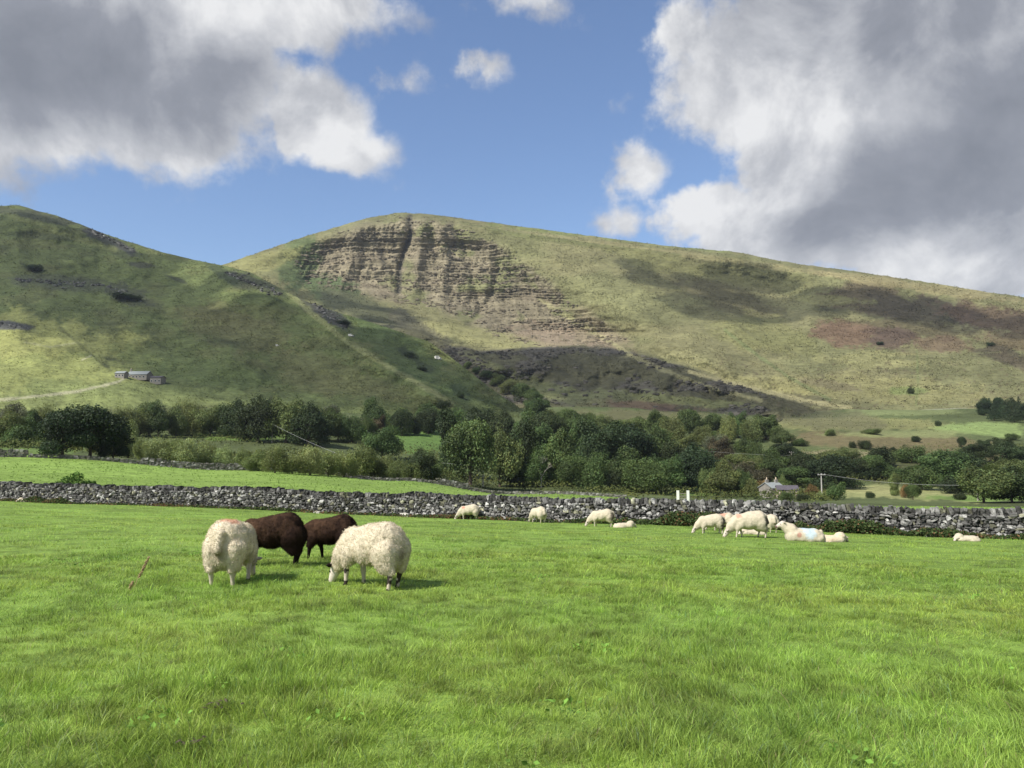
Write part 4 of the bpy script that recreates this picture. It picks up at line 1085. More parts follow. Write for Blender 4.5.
# --- seed stalk in the grass, dead dock leaves
def stalk():
    x, y, z = fieldP(132, 592); x2, y2, _ = fieldP(149, 590)
    root = empty('dock_stalk', (x, y, z)); e = Vector(P(149, 557, y))-Vector((x, y, z)); b = Vector((0, 0, -.02)); mid = e*.5+Vector((-.012, 0, 0))
    mb = MB(); mb.tube([b, mid*.5, mid, e], [.004, .0035, .003, .002], 6); mb.build('stem', M_stalk, root)
    def head(p, q, r, name='seed_head'):
        m2 = MB(); r0 = random.Random(9)
        for i in range(170):
            t = r0.random(); c = p.lerp(q, t)+Vector([r0.gauss(0, 1) for _ in range(3)])*r*(math.sin(math.pi*min(1, t*.9+.1))*.5+.3)
            s = .005+.004*r0.random(); M3 = Matrix.Rotation(r0.random()*3, 3, 'X') @ Matrix.Rotation(r0.random()*3, 3, 'Y')
            vs = [c+M3 @ (Vector(w)*s) for w in ((1, 0, 0), (-1, 0, 0), (0, 1, 0), (0, -1, 0), (0, 0, 1.6), (0, 0, -1.6))]
            m2.add(vs, [(0, 2, 4), (2, 1, 4), (1, 3, 4), (3, 0, 4), (2, 0, 5), (1, 2, 5), (3, 1, 5), (0, 3, 5)])
        m2.build(name, M_seed, root)
    head(e*.42, e*1.0, .011); head(Vector((-.03, 0, .03)), Vector((.005, 0, .12)), .010)
    tag(root, 'tall leaning brown dock stalk with seed heads in the grass left of the sheep', 'plant')
    for u, v, s, lab in [(217, 715, .09, 'curled dead brown leaves lying in the grass below the sheep'), (190, 752, .08, 'pinkish brown dead leaves in the grass at the bottom edge')]:
        x, y, z = fieldP(u, v); r0 = random.Random(u); m = MB()
        for i in range(9):
            c = Vector((x, y, z+.035))+Vector((r0.gauss(0, s*.55), r0.gauss(0, s*.5), r0.random()*.04)); a = r0.random()*6.28; l = .016+.018*r0.random(); w = .008+.006*r0.random()
            d = Vector((math.cos(a), math.sin(a), r0.uniform(-.4, .6))); p = Vector((-d.y, d.x, .3))*w
            m.add([c-d*l, c-p, c+Vector((0, 0, .008)), c+p, c+d*l], [(0, 1, 2), (0, 2, 3), (1, 4, 2), (2, 4, 3)])
        o = m.build('dead_leaves', M_bark); tag(o, lab, 'dead leaves')
M_stalk = mat_plain('dry_stem', (.42, .32, .17), nscale=40); M_seed = mat_plain('seed_brown', (.33, .24, .13), nscale=60, amp=.4)
stalk()

# ------------------------------------------------------------------ sheep
def cap_sdf(Pts, a, b, ra, rb, sc=(1, 1, 1)):
    a = np.array(a, float); b = np.array(b, float); sc = np.array(sc)
    p = (Pts-a)/1.0; d = b-a; t = np.clip((p @ d)/max(d @ d, 1e-9), 0, 1)
    q = (p - t[:, None]*d)/sc
    return np.linalg.norm(q, axis=1) - (ra+(rb-ra)*t)
def sheep_prims(pose, fat=1.0, headturn=0.0, step=0.0):
    """list of (a, b, ra, rb, scale, kind); heading +X, metres"""
    w = .95*fat
    Pm = []
    if pose == 'lying':
        z = .20
        Pm += [((-.32, 0, z), (.26, 0, z+.01), .27*fat, .25*fat, (1, 1.15, .98), 'wool'), ((-.42, 0, z-.04), (-.2, 0, z-.05), .22, .24, (1, 1.25, .9), 'wool'),
               ((.2, .10, .04), (.36, .12, 0), .06, .035, (1, 1, 1), 'leg'), ((.2, -.10, .04), (.36, -.12, 0), .06, .035, (1, 1, 1), 'leg'),
               ((-.52, 0, .34), (-.58, 0, .2), .06, .045, (1, 1, 1), 'wool')]
        n0, n1 = (.30, 0, .36), (.50, .02, .50); hd0, hd1 = (.53, .03, .56), (.70, .05, .47)
        if headturn < 0:   # head down, tucked
            n1 = (.46, .05, .30); hd0, hd1 = (.50, .08, .27), (.62, .16, .14)
        Pm += [(n0, n1, .20, .12, (1, .95, 1), 'wool'), (hd0, hd1, .082, .05, (1, .85, 1), 'head')]
    else:
        z = .545
        Pm += [((-.25, 0, z+.015), (.20, 0, z-.035), .268*fat, .225*fat, (1, 1.03, 1.0), 'wool'), ((-.26, 0, z+.02), (-.31, 0, z-.10), .245*fat, .23*fat, (1, 1.08, 1), 'wool'),
               ((.0, 0, z-.06), (.1, 0, z-.06), .24*fat, .22*fat, (1, 1.1, .95), 'wool')]
        for sgn in (-1, 1):
            st = step*sgn
            Pm += [((.27, .13*sgn, .42), (.27+.02+st, .125*sgn, .29), .125, .065, (1, .8, 1), 'wool'),
                   ((.29+st, .12*sgn, .30), (.285+st*1.5, .115*sgn, .17), .043, .036, (1, 1, 1), 'leg'), ((.285+st*1.5, .115*sgn, .17), (.285+st*1.8, .115*sgn, .05), .031, .027, (1, 1, 1), 'leg'),
                   ((.29+st*1.8, .115*sgn, .03), (.305+st*1.8, .115*sgn, .012), .032, .034, (1, 1, 1), 'hoof'),
                   ((-.33, .13*sgn, .46), (-.36-st*.5, .14*sgn, .32), .19, .12, (1, .85, 1), 'wool'), ((-.36-st*.5, .14*sgn, .32), (-.42-st, .13*sgn, .24), .10, .052, (1, .9, 1), 'wool'),
                   ((-.42-st, .13*sgn, .25), (-.385-st*1.2, .13*sgn, .12), .042, .03, (1, 1, 1), 'leg'), ((-.385-st*1.2, .13*sgn, .12), (-.375-st*1.2, .13*sgn, .045), .029, .028, (1, 1, 1), 'leg'),
                   ((-.37-st*1.2, .13*sgn, .03), (-.355-st*1.2, .13*sgn, .012), .033, .034, (1, 1, 1), 'hoof')]
        Pm += [((-.49, 0, .66), (-.56, 0, .47) if fat > .93 else (-.50, 0, .60), .062, .052, (1, 1.1, 1), 'wool')]
        t = headturn
        if pose == 'graze':
            n0, n1, n2 = (.30, 0, .52), (.50, .03*t, .36), (.60, .07*t, .24)
            hd0, hd1 = (.64, .09*t, .20), (.73, .14*t, .05)
            Pm += [(n0, n1, .215*fat, .155, (1, .9, 1), 'wool'), (n1, n2, .155, .10, (1, .9, 1), 'wool')]
        elif pose == 'low':    # head lowered but off the ground
            n1 = (.55, .06*t, .45); hd0, hd1 = (.62, .09*t, .37), (.72, .13*t, .20)
            Pm += [((.30, 0, .53), n1, .20*fat, .115, (1, .9, 1), 'wool')]
        else:
            n1 = (.50, .05*t, .74); hd0, hd1 = (.54, .07*t, .80), (.72, .12*t, .72)
            Pm += [((.28, 0, .55), n1, .20, .11, (1, .9, 1), 'wool')]
        Pm += [(hd0, hd1, .083, .050, (1, .85, 1), 'head')]
    h0 = Vector(hd0); h1 = Vector(hd1); d = (h1-h0).normalized(); side = d.cross(Vector((0, 0, 1))).normalized(); upv = side.cross(d)
    mz = h1 + d*.015
    Pm += [(tuple(h1-d*.03), tuple(mz), .046, .040, (1, .85, 1), 'head')]
    for sg in (-1, 1):
        e0 = h0 + side*sg*.06 + upv*.035 - d*.02; e1 = h0 + side*sg*.165 + upv*.03 - d*.04
        Pm += [(tuple(e0), tuple((e0+e1)/2), .022, .030, (1, 1, 1), 'ear'), (tuple((e0+e1)/2), tuple(e1), .030, .012, (1, 1, 1), 'ear')]
    eyes = [tuple(h0.lerp(h1, .38) + side*sg*.062 + upv*.03) for sg in (-1, 1)]
    return Pm, eyes
def ball(c, r, sc, n=12, m=8):
    vs = []; fs = []
    for i in range(m+1):
        th = math.pi*i/m
        for k in range(n):
            ph = 2*math.pi*k/n; vs.append((c[0]+r*sc[0]*math.sin(th)*math.cos(ph), c[1]+r*sc[1]*math.sin(th)*math.sin(ph), c[2]+r*sc[2]*math.cos(th)))
    for i in range(m):
        for k in range(n): fs.append((i*n+k, i*n+(k+1) % n, (i+1)*n+(k+1) % n, (i+1)*n+k)[::-1])
    return vs, fs
def sheep_mesh(Pm, voxel):
    mb = MB()
    for a, b, ra, rb, sc, kind in Pm:
        a, b = Vector(a), Vector(b); L_ = (b-a).length; k = max(2, int(L_/(min(ra, rb)*.35))+1)
        for i in range(k+1):
            t = i/k; vs, fs = ball(a.lerp(b, t), ra+(rb-ra)*t, sc); mb.add(vs, fs)
    me = bpy.data.meshes.new('t'); me.from_pydata(mb.v, [], mb.f); me.update()
    bm = bmesh.new(); bm.from_mesh(me); bmesh.ops.remove_doubles(bm, verts=bm.verts[:], dist=1e-5); bm.to_mesh(me); bm.free()
    o = bpy.data.objects.new('t', me); C.objects.link(o)
    rm = o.modifiers.new('r', 'REMESH'); rm.mode = 'VOXEL'; rm.voxel_size = voxel
    s = o.modifiers.new('s', 'SMOOTH'); s.factor = .5; s.iterations = 5 if voxel < .02 else 2
    dg = bpy.context.evaluated_depsgraph_get(); dg.update()
    m2 = bpy.data.meshes.new_from_object(o.evaluated_get(dg)); bpy.data.objects.remove(o); bpy.data.meshes.remove(me)
    return m2
def sheep(u, v, pose, heading, coat, label, size=1.0, fat=1.0, headturn=0, step=0.0, near=False, marks=(), group='sheep grazing along the near wall', facec=None, legc=None, earc=None, at=None, wooltex=1.0):
    x, y, z = at if at else fieldP(u, v)
    if not near: size *= .93
    z -= .035 if pose != 'lying' else .07
    Pm, eyes = sheep_prims(pose, fat, headturn, step)
    if coat in ('brown', 'mottled'): Pm = [p for p in Pm if p[0] != (-.49, 0, .66)]
    me = sheep_mesh(Pm, .0125 if near else .024)
    n = len(me.vertices); co_ = np.empty(n*3, np.float32); me.vertices.foreach_get('co', co_); co_ = co_.reshape(-1, 3).astype(float)
    nr = np.empty(n*3, np.float32); me.vertices.foreach_get('normal', nr); nr = nr.reshape(-1, 3).astype(float)
    D = np.stack([cap_sdf(co_, *p[:5]) for p in Pm], 1); ki = np.argmin(D, 1); kinds = np.array([p[5] for p in Pm])[ki]
    dw = np.min(D[:, [i for i, p in enumerate(Pm) if p[5] == 'wool']], 1); ds = np.min(D[:, [i for i, p in enumerate(Pm) if p[5] != 'wool']], 1)
    wool = sm(-.012, .012, ds-dw)
    f1 = fbm(co_[:, 0]*14+u, co_[:, 1]*14, 3, 201, co_[:, 2]*14); f2 = fbm(co_[:, 0]*5+u, co_[:, 1]*5, 2, 202, co_[:, 2]*5)
    rid = fbm(co_[:, 0]*26+3, co_[:, 1]*26, 2, 203, co_[:, 2]*9 if coat == 'brown' else co_[:, 2]*34)
    disp = wool*wooltex*((f1-.5)*.015+(f2-.5)*.042+(rid-.5)*.009)
    co_ += nr*disp[:, None]
    me.vertices.foreach_set('co', co_.astype(np.float32).ravel())
    me.polygons.foreach_set('use_smooth', np.full(len(me.polygons), True))
    if coat == 'brown':
        wc = np.array([.018, .011, .009]); wc2 = np.array([.080, .046, .028]); fc = np.array([.015, .010, .008]); lc = np.array([.012, .009, .008])
        mixf = (sm(-.45, .35, co_[:, 0])*.55+.45*sm(.35, .75, f1))*sm(.30, .62, co_[:, 2]); wcol = wc+(wc2-wc)*mixf[:, None]
    else:
        wcol = np.array([.61, .535, .395])*(1 if near else .86)*(.84+.3*f1)[:, None]
        stain = sm(.45, .18, co_[:, 2] if pose != 'lying' else co_[:, 2]+.3)[:, None]*.35*(sm(.3, .7, f2)[:, None])
        wcol = wcol*(1-stain)+np.array([.30, .25, .17])*stain
        if pose != 'lying':      # darker wool beneath the tail
            ra = (np.exp(-(((co_[:, 0]+.55)/.09)**2+(co_[:, 1]/.09)**2+((co_[:, 2]-.42)/.11)**2)))[:, None]*.75
            wcol = wcol*(1-ra)+np.array([.10, .075, .04])*ra
        fc = np.array(facec or (.58, .50, .42)); lc = np.array(legc or (.52, .45, .36))
    col = np.where(wool[:, None] > .5, wcol, lc)
    hd = (kinds == 'head'); ea = (kinds == 'ear'); hf = (kinds == 'hoof')
    col[hd] = fc; col[ea] = np.array(earc) if earc is not None else fc*.8; col[hf] = (.03, .025, .02)
    if facec is None and coat != 'brown':
        hdp = [p for p in Pm if p[5] == 'head'][-1]; nz = np.linalg.norm(co_-np.array(hdp[1]), axis=1); k = hd & (nz < .045); col[k] = (.16, .10, .09)
    if legc is not None and coat == 'mottled' or (legc is None and earc is not None):
        k = (kinds == 'leg') & (fbm(co_[:, 0]*12, co_[:, 2]*16, 2, 210) > .55); col[k] = (.05, .04, .035)
    for (mx, my, mzz, mr, mc) in marks:
        w = (sm(1.0, .55, np.linalg.norm((co_-np.array([mx, my, mzz])), axis=1)/mr + (f1-.5)*.9)*.85)[:, None]*(wool[:, None] > .5)
        col = col*(1-w)+np.array(mc)*w
    a = me.color_attributes.new('Col', 'FLOAT_COLOR', 'POINT'); c4 = np.ones((n, 4), np.float32); c4[:, :3] = col; a.data.foreach_set('color', c4.ravel())
    me.materials.clear(); me.materials.append(M_wool)
    root = empty('sheep', (x, y, z), heading); root.scale = (size, size, size*(1.09 if near else .8 if pose == 'lying' and headturn < 0 else 1))
    me.name = 'body'; bo = bpy.data.objects.new('body', me); link(bo, root)
    if near:
        cnt = 24000
        idx = rng.integers(0, n, cnt); idx = idx[(wool[idx] > .8)]
        p = co_[idx]+rng.normal(0, .006, (len(idx), 3)); nn = nr[idx]
        dr = nn*.25+rng.normal(0, .40, (len(idx), 3))+np.array([0, 0, -.8 if coat == 'brown' else -.35]); dr /= np.linalg.norm(dr, axis=1, keepdims=True)
        sd = np.cross(dr, nn+rng.normal(0, .3, nn.shape)); sd /= np.linalg.norm(sd, axis=1, keepdims=True)+1e-6
        ln = (.009+.008*rng.random(len(idx)))[:, None]; wd = (.0022+.0012*rng.random(len(idx)))[:, None]
        if coat == 'brown': ln *= 1.25; wd *= .7
        q = np.stack([p-sd*wd-nn*.004, p+sd*wd-nn*.004, p+dr*ln*.6+sd*wd*.8+nn*.004, p+dr*ln+nn*.002], 1).reshape(-1, 3)
        cc = np.repeat(col[idx]*(.88+.24*rng.random((len(idx), 1))), 4, 0)
        fq = np.arange(len(idx)*4).reshape(-1, 4)
        mesh_np('fleece', q, fq, np.full(len(fq), 4), M_lock, cc, False, bo)
    for e in eyes:
        m2 = MB(); vs, fs = ball(e, .011, (1, 1, 1), 8, 6); m2.add(vs, fs); m2.build('eye', M_skin, bo, True)
    tag(root, label, 'sheep', group)
    return root
RED = (.55, .10, .05); BLUE = (.42, .52, .56); FAINT = (.50, .30, .22)
G1 = 'sheep grazing close to the camera'
# heading: 0 = +X (right), 90 deg = away
sheep(233, 582, 'graze', R(88), 'white', 'fluffy white sheep seen from behind with an orange mark on its back' , .985, .99, 0, .02, True, [(-.24, -.03, .81, .15, (.60, .33, .22)), (-.1, 0, .84, .14, (.60, .24, .13))], G1)
sheep(271, 566, 'graze', R(186), 'brown', 'larger dark brown sheep partly behind the orange marked white sheep', .99, .92, 0, .0, True, (), G1)
sheep(330, 560, 'low', R(170), 'brown', 'smaller reddish brown sheep behind the broad white grazing sheep', .93, .90, -.3, .05, True, (), G1)
sheep(371, 586, 'graze', R(148), 'mottled', 'broad cream sheep grazing with a black ear and mottled legs', .98, .95, -.2, .03, True, (), G1, facec=(.66, .58, .50), legc=(.50, .43, .34), earc=(.02, .015, .012))
# smaller ones by the wall
MARK = [(.3, .15, .68, .12, (.5, .2, .14))]
sheep(469, 519.5, 'graze', R(180), 'white', 'white sheep grazing alone by the wall with a faint red shoulder mark', 1.0, 1, 0, 0, False, MARK)
sheep(538, 522.5, 'graze', R(125), 'white', 'small round white sheep seen from behind, halfway along the wall', 1.0, 1, 0, 0, False, [(0, 0, .8, .12, FAINT)])
sheep(602, 526.5, 'graze', R(172), 'white', 'white grazing sheep with a dark rump next to a lying sheep', 1.0, 1, 0, 0.02, False, [(-.48, .18, .48, .22, (.09, .07, .05))])
sheep(625, 527.5, 'lying', R(5), 'white', 'white sheep lying flat beside the dark rumped grazing sheep', .82, .85, -1, 0, False, ())
sheep(711, 533.5, 'graze', R(176), 'white', 'white sheep with a dark hind end, at the head of the grazing cluster', .95, 1, 0, .03, False, [(-.46, .16, .46, .24, (.06, .05, .04)), (-.42, .1, .28, .16, (.05, .04, .035))])
sheep(722, 530.5, 'graze', R(160), 'white', 'sheep with a reddish back behind the middle of the grazing cluster', .95, 1, 0, 0, False, [(.0, .1, .76, .26, (.45, .25, .17))])
sheep(749, 537.5, 'graze', R(178), 'white', 'biggest white sheep of the cluster, grazing with a dark smeared rump', 1.12, 1.02, 0, .06, False, [(-.52, .14, .50, .20, (.05, .04, .03)), (-.45, .15, .30, .12, (.06, .05, .04)), (.30, .12, .66, .12, (.5, .28, .2))])
sheep(752, 534.5, 'lying', R(180), 'white', 'white sheep lying behind the legs of the biggest sheep', .85, .85, -1, 0, False, ())
sheep(769, 532, 'graze', R(100), 'white', 'white sheep seen from behind, just right of the biggest sheep', .95, 1, 0, .0, False, ())
sheep(802, 541, 'lying', R(174), 'white', 'resting white sheep with raised head and blue and red marks', 1.08, .90, 1, 0, False, [(.20, .0, .45, .10, (.42, .22, .17)), (-.15, 0, .50, .30, BLUE), (.12, .25, .26, .08, (.40, .20, .15)), (-.18, .22, .30, .19, BLUE)])
sheep(832, 542, 'lying', R(0), 'white', 'cream sheep lying behind the blue marked one with its head down', .86, .85, -1, 0, False, [(-.1, 0, .42, .5, (.66, .52, .36))])
sheep(966, 541, 'lying', R(180), 'white', 'lone white sheep lying low near the right end of the wall', .80, .85, -1, 0, False, ())
sheep(25, 502, 'lying', R(180), 'white', 'lone white sheep lying by the wall at the left photo edge', .86, .9, -1, 0, False, ())

# ------------------------------------------------------------------ poles and wires
def pole(u, v, hpx, label, mat=M_wood, arm=True):
    x, y, z = groundP(u, v); h = hpx*y/F
    root = empty('power_pole', (x, y, z))
    mb = MB(); mb.tube([(0, 0, -.3), (0, 0, h*.5), (0, 0, h)], [.16, .14, .11], 8); mb.build('post', mat, root)
    if arm:
        m = MB(); m.box((0, -.16, h-.25), (1.7, .12, .12)); m.build('crossarm', mat, root)
        for s in (-.7, 0, .7):
            k = MB(); k.tube([(s, -.16, h-.19), (s, -.16, h-.02)], [.05, .035], 6); k.build('insulator', M_white, root)
    tag(root, label, 'pole', 'power poles across the valley')
    return Vector((x, y, z+h-.05))
def wire(a, b, sag, label, r=.028):
    pts = [a.lerp(b, t/14)+Vector((0, 0, -sag*4*(t/14)*(1-t/14))) for t in range(15)]
    m = MB(); m.tube(pts, r, 4); o = m.build('power_line', M_wire); tag(o, label, 'cable', 'power lines across the valley')
pA = pole(272, 443, 19, 'thin power pole in front of the dark clump at the hill foot')
pA2 = pole(362, 473, 10, 'short power pole standing among the willow belt')
pB = pole(483, 488, 23, 'thin pole in front of the large mid green tree of the valley wood')
pB0 = Vector(P(430, 461, pB.y+6)); 
pC = pole(822, 499, 25, 'white power pole beside the cottage garden', M_polewhite)
pD = pole(792, 474, 22, 'grey pole on the scrub slope above the cottage', M_wood)
pE = pole(978, 501, 16, 'dark pole among the trees near the far right', M_wood)
pF = pole(1110, 500, 14, 'pole outside the right edge of the view', M_wood) if False else Vector(P(1090, 496, 170))
wire(pA, pA2, .5, 'thin cable sloping down in front of the dark clump', .022)
wire(pB0, pB, .3, 'short cable reaching the pole by the valley wood', .022)
wire(pC, pE, .8, 'long thin cable crossing above the pale field', .022)
wire(pE, pF, .5, 'thin cable running out past the far right trees', .022)
wire(Vector(P(655, 445, pD.y+5)), pD+Vector((0, 0, -1.2)), .8, 'faint cable crossing the light copse', .022)

# ------------------------------------------------------------------ buildings and small things
def prism(mb, cx, cy, z0, l, w, hw, hr, rz=0):
    """gabled block: walls to hw, ridge along local x at hw+hr"""
    pass
def gable_house(name, loc, rz, l, w, hw, hr, wallm, roofm, label, wins=(), chims=(), cat='house', door=None):
    root = empty(name, loc, rz)
    m = MB(); x, y = l/2, w/2
    m.add([(-x,-y,-.5),(x,-y,-.5),(x,y,-.5),(-x,y,-.5),(-x,-y,hw),(x,-y,hw),(x,y,hw),(-x,y,hw),(-x,0,hw+hr),(x,0,hw+hr)],
          [(0,1,5,4),(2,3,7,6),(1,2,6,9,5),(3,0,4,8,7),(0,3,2,1),(4,5,9,8),(6,7,8,9)])
    m.build('wall', wallm, root)
    r = MB(); t = .14; e = .25; s = math.hypot(y, hr)
    for sg in (-1, 1):
        a = Vector((0, sg*(y+e), hw-hr*e/y)); b = Vector((0, 0, hw+hr)); n_ = Vector((0, sg*hr, y)).normalized()*t
        vs = [];
        for xx in (-x-e, x+e):
            for p in (a, b, b+n_*1.0, a+n_): vs.append((xx, p.y, p.z+.01))
        r.add(vs, [(0,1,2,3),(7,6,5,4),(0,4,5,1),(1,5,6,2),(2,6,7,3),(3,7,4,0)])
    ro = r.build('roof', roofm, root)
    for (cx, hh) in chims:
        c = MB(); c.box((cx, 0, hw+hr+hh/2-.2), (.7, .6, hh)); ch = c.build('chimney', M_housest, ro)
        p = MB(); p.tube([(cx, 0, hw+hr+hh-.2), (cx, 0, hw+hr+hh+.35)], [.16, .13], 8); p.build('chimney_pot', M_pot, ch)
    for (wx, wz, ww, wh) in wins:
        f = MB(); f.box((wx, -y-.03, wz), (ww+.16, .08, wh+.16)); fo = f.build('window', M_white, root)
        g = MB(); g.box((wx, -y-.08, wz), (ww, .05, wh)); g.build('pane', M_glassd, fo)
    if door:
        d = MB(); d.box((door, -y-.04, 1.0), (.95, .08, 2.0)); d.build('door', M_roofd, root)
    tag(root, label, cat)
    return root
def buildings():
    x, y, z = P(772, 499, 196); z = float(ground(x, y))
    gable_house('cottage', (x, y, z), R(20), 3.6, 5.2, 2.5, 1.2, M_housest, M_roofl, 'small stone cottage with two chimneys behind the near wall', [(-.9, 1.6, .6, .8), (.9, 1.6, .6, .8)], [(-1.4, 1.0), (1.3, 1.0)], door=0)
    x, y, z = P(787, 499, 192); z = float(ground(x, y))
    gable_house('barn', (x, y, z), R(-12), 4.6, 4.0, 2.0, .9, M_render, M_roofd, 'pink stone barn with a dark roof beside the cottage', [(1.2, 1.2, .5, .6)], (), 'barn', -.9)
    # farmstead on the hill: three low ranges
    u0 = 288
    def hillY(u, v):
        return 395.0
    for (u, v, l, hw, hr, w, m1, m2, lab, ch) in [
        (142, 379, 11, 2.5, 1.9, 6, M_housest, M_roofl, 'long pale roofed farmhouse on the hillside', [(-5.0, 1.5)]),
        (124, 377.5, 5.0, 2.4, 1.1, 4, M_housest, M_roofl, 'small grey stone outbuilding beside the long farmhouse', []),
        (160, 383, 6.0, 3.0, .9, 5, M_housest, M_roofd, 'dark roofed shed at the downhill end of the long farmhouse', [])]:
        Yh = hill_depth(u, v); x, y, z = P(u, v, Yh)
        gable_house('farmhouse' if l > 10 else 'shed', (x, y-2.5, z-.6), R(-6), l, w, hw, hr, m1, m2, lab, [(k, 1.3, .8, .9) for k in np.linspace(-l*.35, l*.35, 3 if l < 8 else 5)], ch, 'house' if l > 10 else 'shed')
def hill_depth(u, v):
    ob = bpy.data.objects['hill']; me = ob.data
    global HV
    if 'HV' not in globals():
        a = np.empty(len(me.vertices)*3, np.float32); me.vertices.foreach_get('co', a); a = a.reshape(-1, 3); uu, vv = proj(a[:, 0], a[:, 1], a[:, 2]); HV = (a, uu, vv)
    a, uu, vv = HV; k = int(np.argmin((uu-u)**2+(vv-v)**2)); return float(a[k, 1])
buildings()
# bush scrub on the left hill
for u, v, h, w, c, lab in [(35, 271, 8, 17, 'deep', 'dark hawthorn high on the left hill above the rock scar'), (126, 299, 6, 30, 'dark', 'dark low scrub at the end of the rock scar on the left hill'), (343, 325, 6, 14, 'deep', 'small dark bush on the spur below its scar'), (409, 357, 6, 10, 'deep', 'dark bush on the shaded flank near the white rocks'), (461, 398, 8, 10, 'dark', 'small dark tree low on the shaded flank of the spur'), (445, 408, 9, 18, 'dark', 'dark tree at the foot of the spur line'), (421, 370, 4, 12, 'dark', 'little bush below the white rocks on the flank')]:
    Yh = hill_depth(u, v); plant(u, v, h, w, 'bush', c, lab, 'shrub', 'bushes on the left hill', at=P(u, v, Yh), sink=.3)
def rocks_hill():
    for i, (u, v, w, h, lab) in enumerate([(437, 359, 6, 4, 'pale rock outcrop on the shaded flank of the spur'), (350, 336, 5, 2.5, 'small pale rock on the crest line of the spur'), (277, 346, 3, 2, 'tiny white rock on the open hillside')]):
        Yh = hill_depth(u, v); x, y, z = P(u, v, Yh); k = Yh/F
        o = stones_mesh('boulder', np.array([[0, 0, h*k*.3], [w*k*.45, .2, h*k*.1]]), np.array([[w*k*.7, w*k*.5, h*k], [w*k*.5, w*k*.4, h*k*.6]]), np.array([.3, 1.]), np.array([.1, -.2]), np.array([[.55, .53, .48]]*2), None)
        o.location = (x, y-.5, z); tag(o, lab, 'boulder')
rocks_hill()
# white gate posts in the meadow
def gate():
    x, y, z = P(683, 498, 118); z = float(ground(x, y)); k = y/F
    zt = P(683, 490.5, y)[2]
    root = empty('field_gate', (x, y, z)); h = zt - z
    for s in (-1, 1):
        m = MB(); m.box((s*5.0*k, 0, h/2), (2.3*k, .3, h)); m.build('gate_post', M_white, root)
    m = MB()
    for q in (.35, .55, .75): m.box((0, 0, h*q), (7.6*k, .06, .07))
    m.build('rail', M_wood, root)
    tag(root, 'pair of white gate posts with a wooden gate behind the near wall', 'gate')
gate()
def van(u, v, lab, kk=1.0):
    x, y, z = groundP(u, v); root = empty('parked_car', (x, y, z))
    m = MB(); L_, Wd = 4.2*kk, 1.8
    prof = [(-2.1, .35), (-2.1, .95), (-1.5, 1.05), (-1.0, 1.5), (.9, 1.52), (1.5, 1.0), (2.1, .9), (2.1, .35)]
    vs = [(a*kk, s*.9, b*kk) for s in (-1, 1) for a, b in prof]; n = len(prof)
    m.add(vs, [tuple(range(n)), tuple(range(2*n-1, n-1, -1))]+[(i, i+n, (i+1) % n+n, (i+1) % n) for i in range(n)]); m.build('body', M_car, root)
    g = MB(); g.add([(a*kk, -.915, b*kk) for a, b in [(-1.3, 1.08), (-.95, 1.42), (.8, 1.44), (1.3, 1.06)]], [(0, 3, 2, 1)]); g.build('window', M_glassd, root)
    for a in (-1.35, 1.35):
        for s in (-1, 1):
            w = MB(); w.tube([(a*kk, s*.78, .33), (a*kk, s*.96, .33)], .33, 12); w.build('wheel', M_tyre, root)
    tag(root, lab, 'car', 'cars parked at the hill foot')
van(25, 436, 'white car parked among trees at the left photo edge')
van(364, 433.5, 'white car parked by the hill foot, left of the other white car')
van(370, 433.5, 'white car parked by the hill foot, right of the other white car')
# walkers on the summit
def walker(u, v, lab):
    x, y, z = mountainP(u, v); z = z-.3
    m = MB(); P0 = [((0, 0, 1.45), (0, 0, 1.0), .16, .15), ((.08, 0, .95), (.12, 0, .1), .10, .07), ((-.08, 0, .95), (-.12, 0, .1), .10, .07), ((0, 0, 1.66), (0, 0, 1.7), .11, .10), ((.18, 0, 1.42), (.26, 0, .95), .06, .045), ((-.18, 0, 1.42), (-.26, 0, .95), .06, .045)]
    me = sheep_mesh([(a, b, r1, r2, (1, 1, 1), 'x') for a, b, r1, r2 in P0], .04); me.materials.append(M_cloth)
    me.name = 'person'; o = bpy.data.objects.new('person', me); link(o); o.location = (x, y, z); o.scale = (1.3,)*3
    tag(o, lab, 'person', 'walkers on the summit ridge')
for u, s in ((402, 'first'), (406, 'second'), (409, 'third'), (416, 'fourth'), (499, 'fifth')):
    v = float(np.interp(u, [p[0] for p in MC], [p[1] for p in MC])) + .3
    walker(u, v, 'tiny dark walker on the summit skyline, %s along the ridge' % s)

def undergrowth():
    n = 150000
    A = (rng.random(n)-.5)*1.9; Y = 150*(470/150.)**rng.random(n); X = A*Y
    k = (Y > wall2Y(512+FP*A)+3); X, Y, A = X[k], Y[k], A[k]
    u, v = proj(X, Y, ground(X, Y))
    m = fbm(X*.045, Y*.045, 3, 301); dens = sm(.40, .58, m)
    field = sm(825, 845, u)*sm(484, 487, v)+np.exp(-(((u-890)/110)**2+((v-492)/7)**2)) + .62*sm(448, 436, v) + .6*np.exp(-(((u-880)/130)**2+((v-441)/10)**2)) + np.exp(-(((u-420)/30)**2+((v-440)/14)**2))
    k = rng.random(len(X)) < dens*(1-np.clip(field, 0, 1)); X, Y, m = X[k], Y[k], m[k]; n = len(X)
    hh = 2.6*sm(.42, .65, m)*(.35+.65*fbm(X*.3, Y*.3, 2, 302))
    Z = ground(X, Y)+hh*rng.random(n)**.6
    g = .6+.8*rng.random(n); t = fbm(X*.06, Y*.06, 2, 303)
    col = np.stack([(.05+.07*t)*g, (.075+.05*t)*g, .03*g], -1)
    o = leaf_cloud(np.stack([X, Y, Z], -1), np.tile([0, -.4, .8], (n, 1)), .35+.4*rng.random(n), col, None, 'undergrowth', M_weed)
    tag(o, 'rough brambles and low green growth filling the valley floor between trees', kind='stuff')
undergrowth()

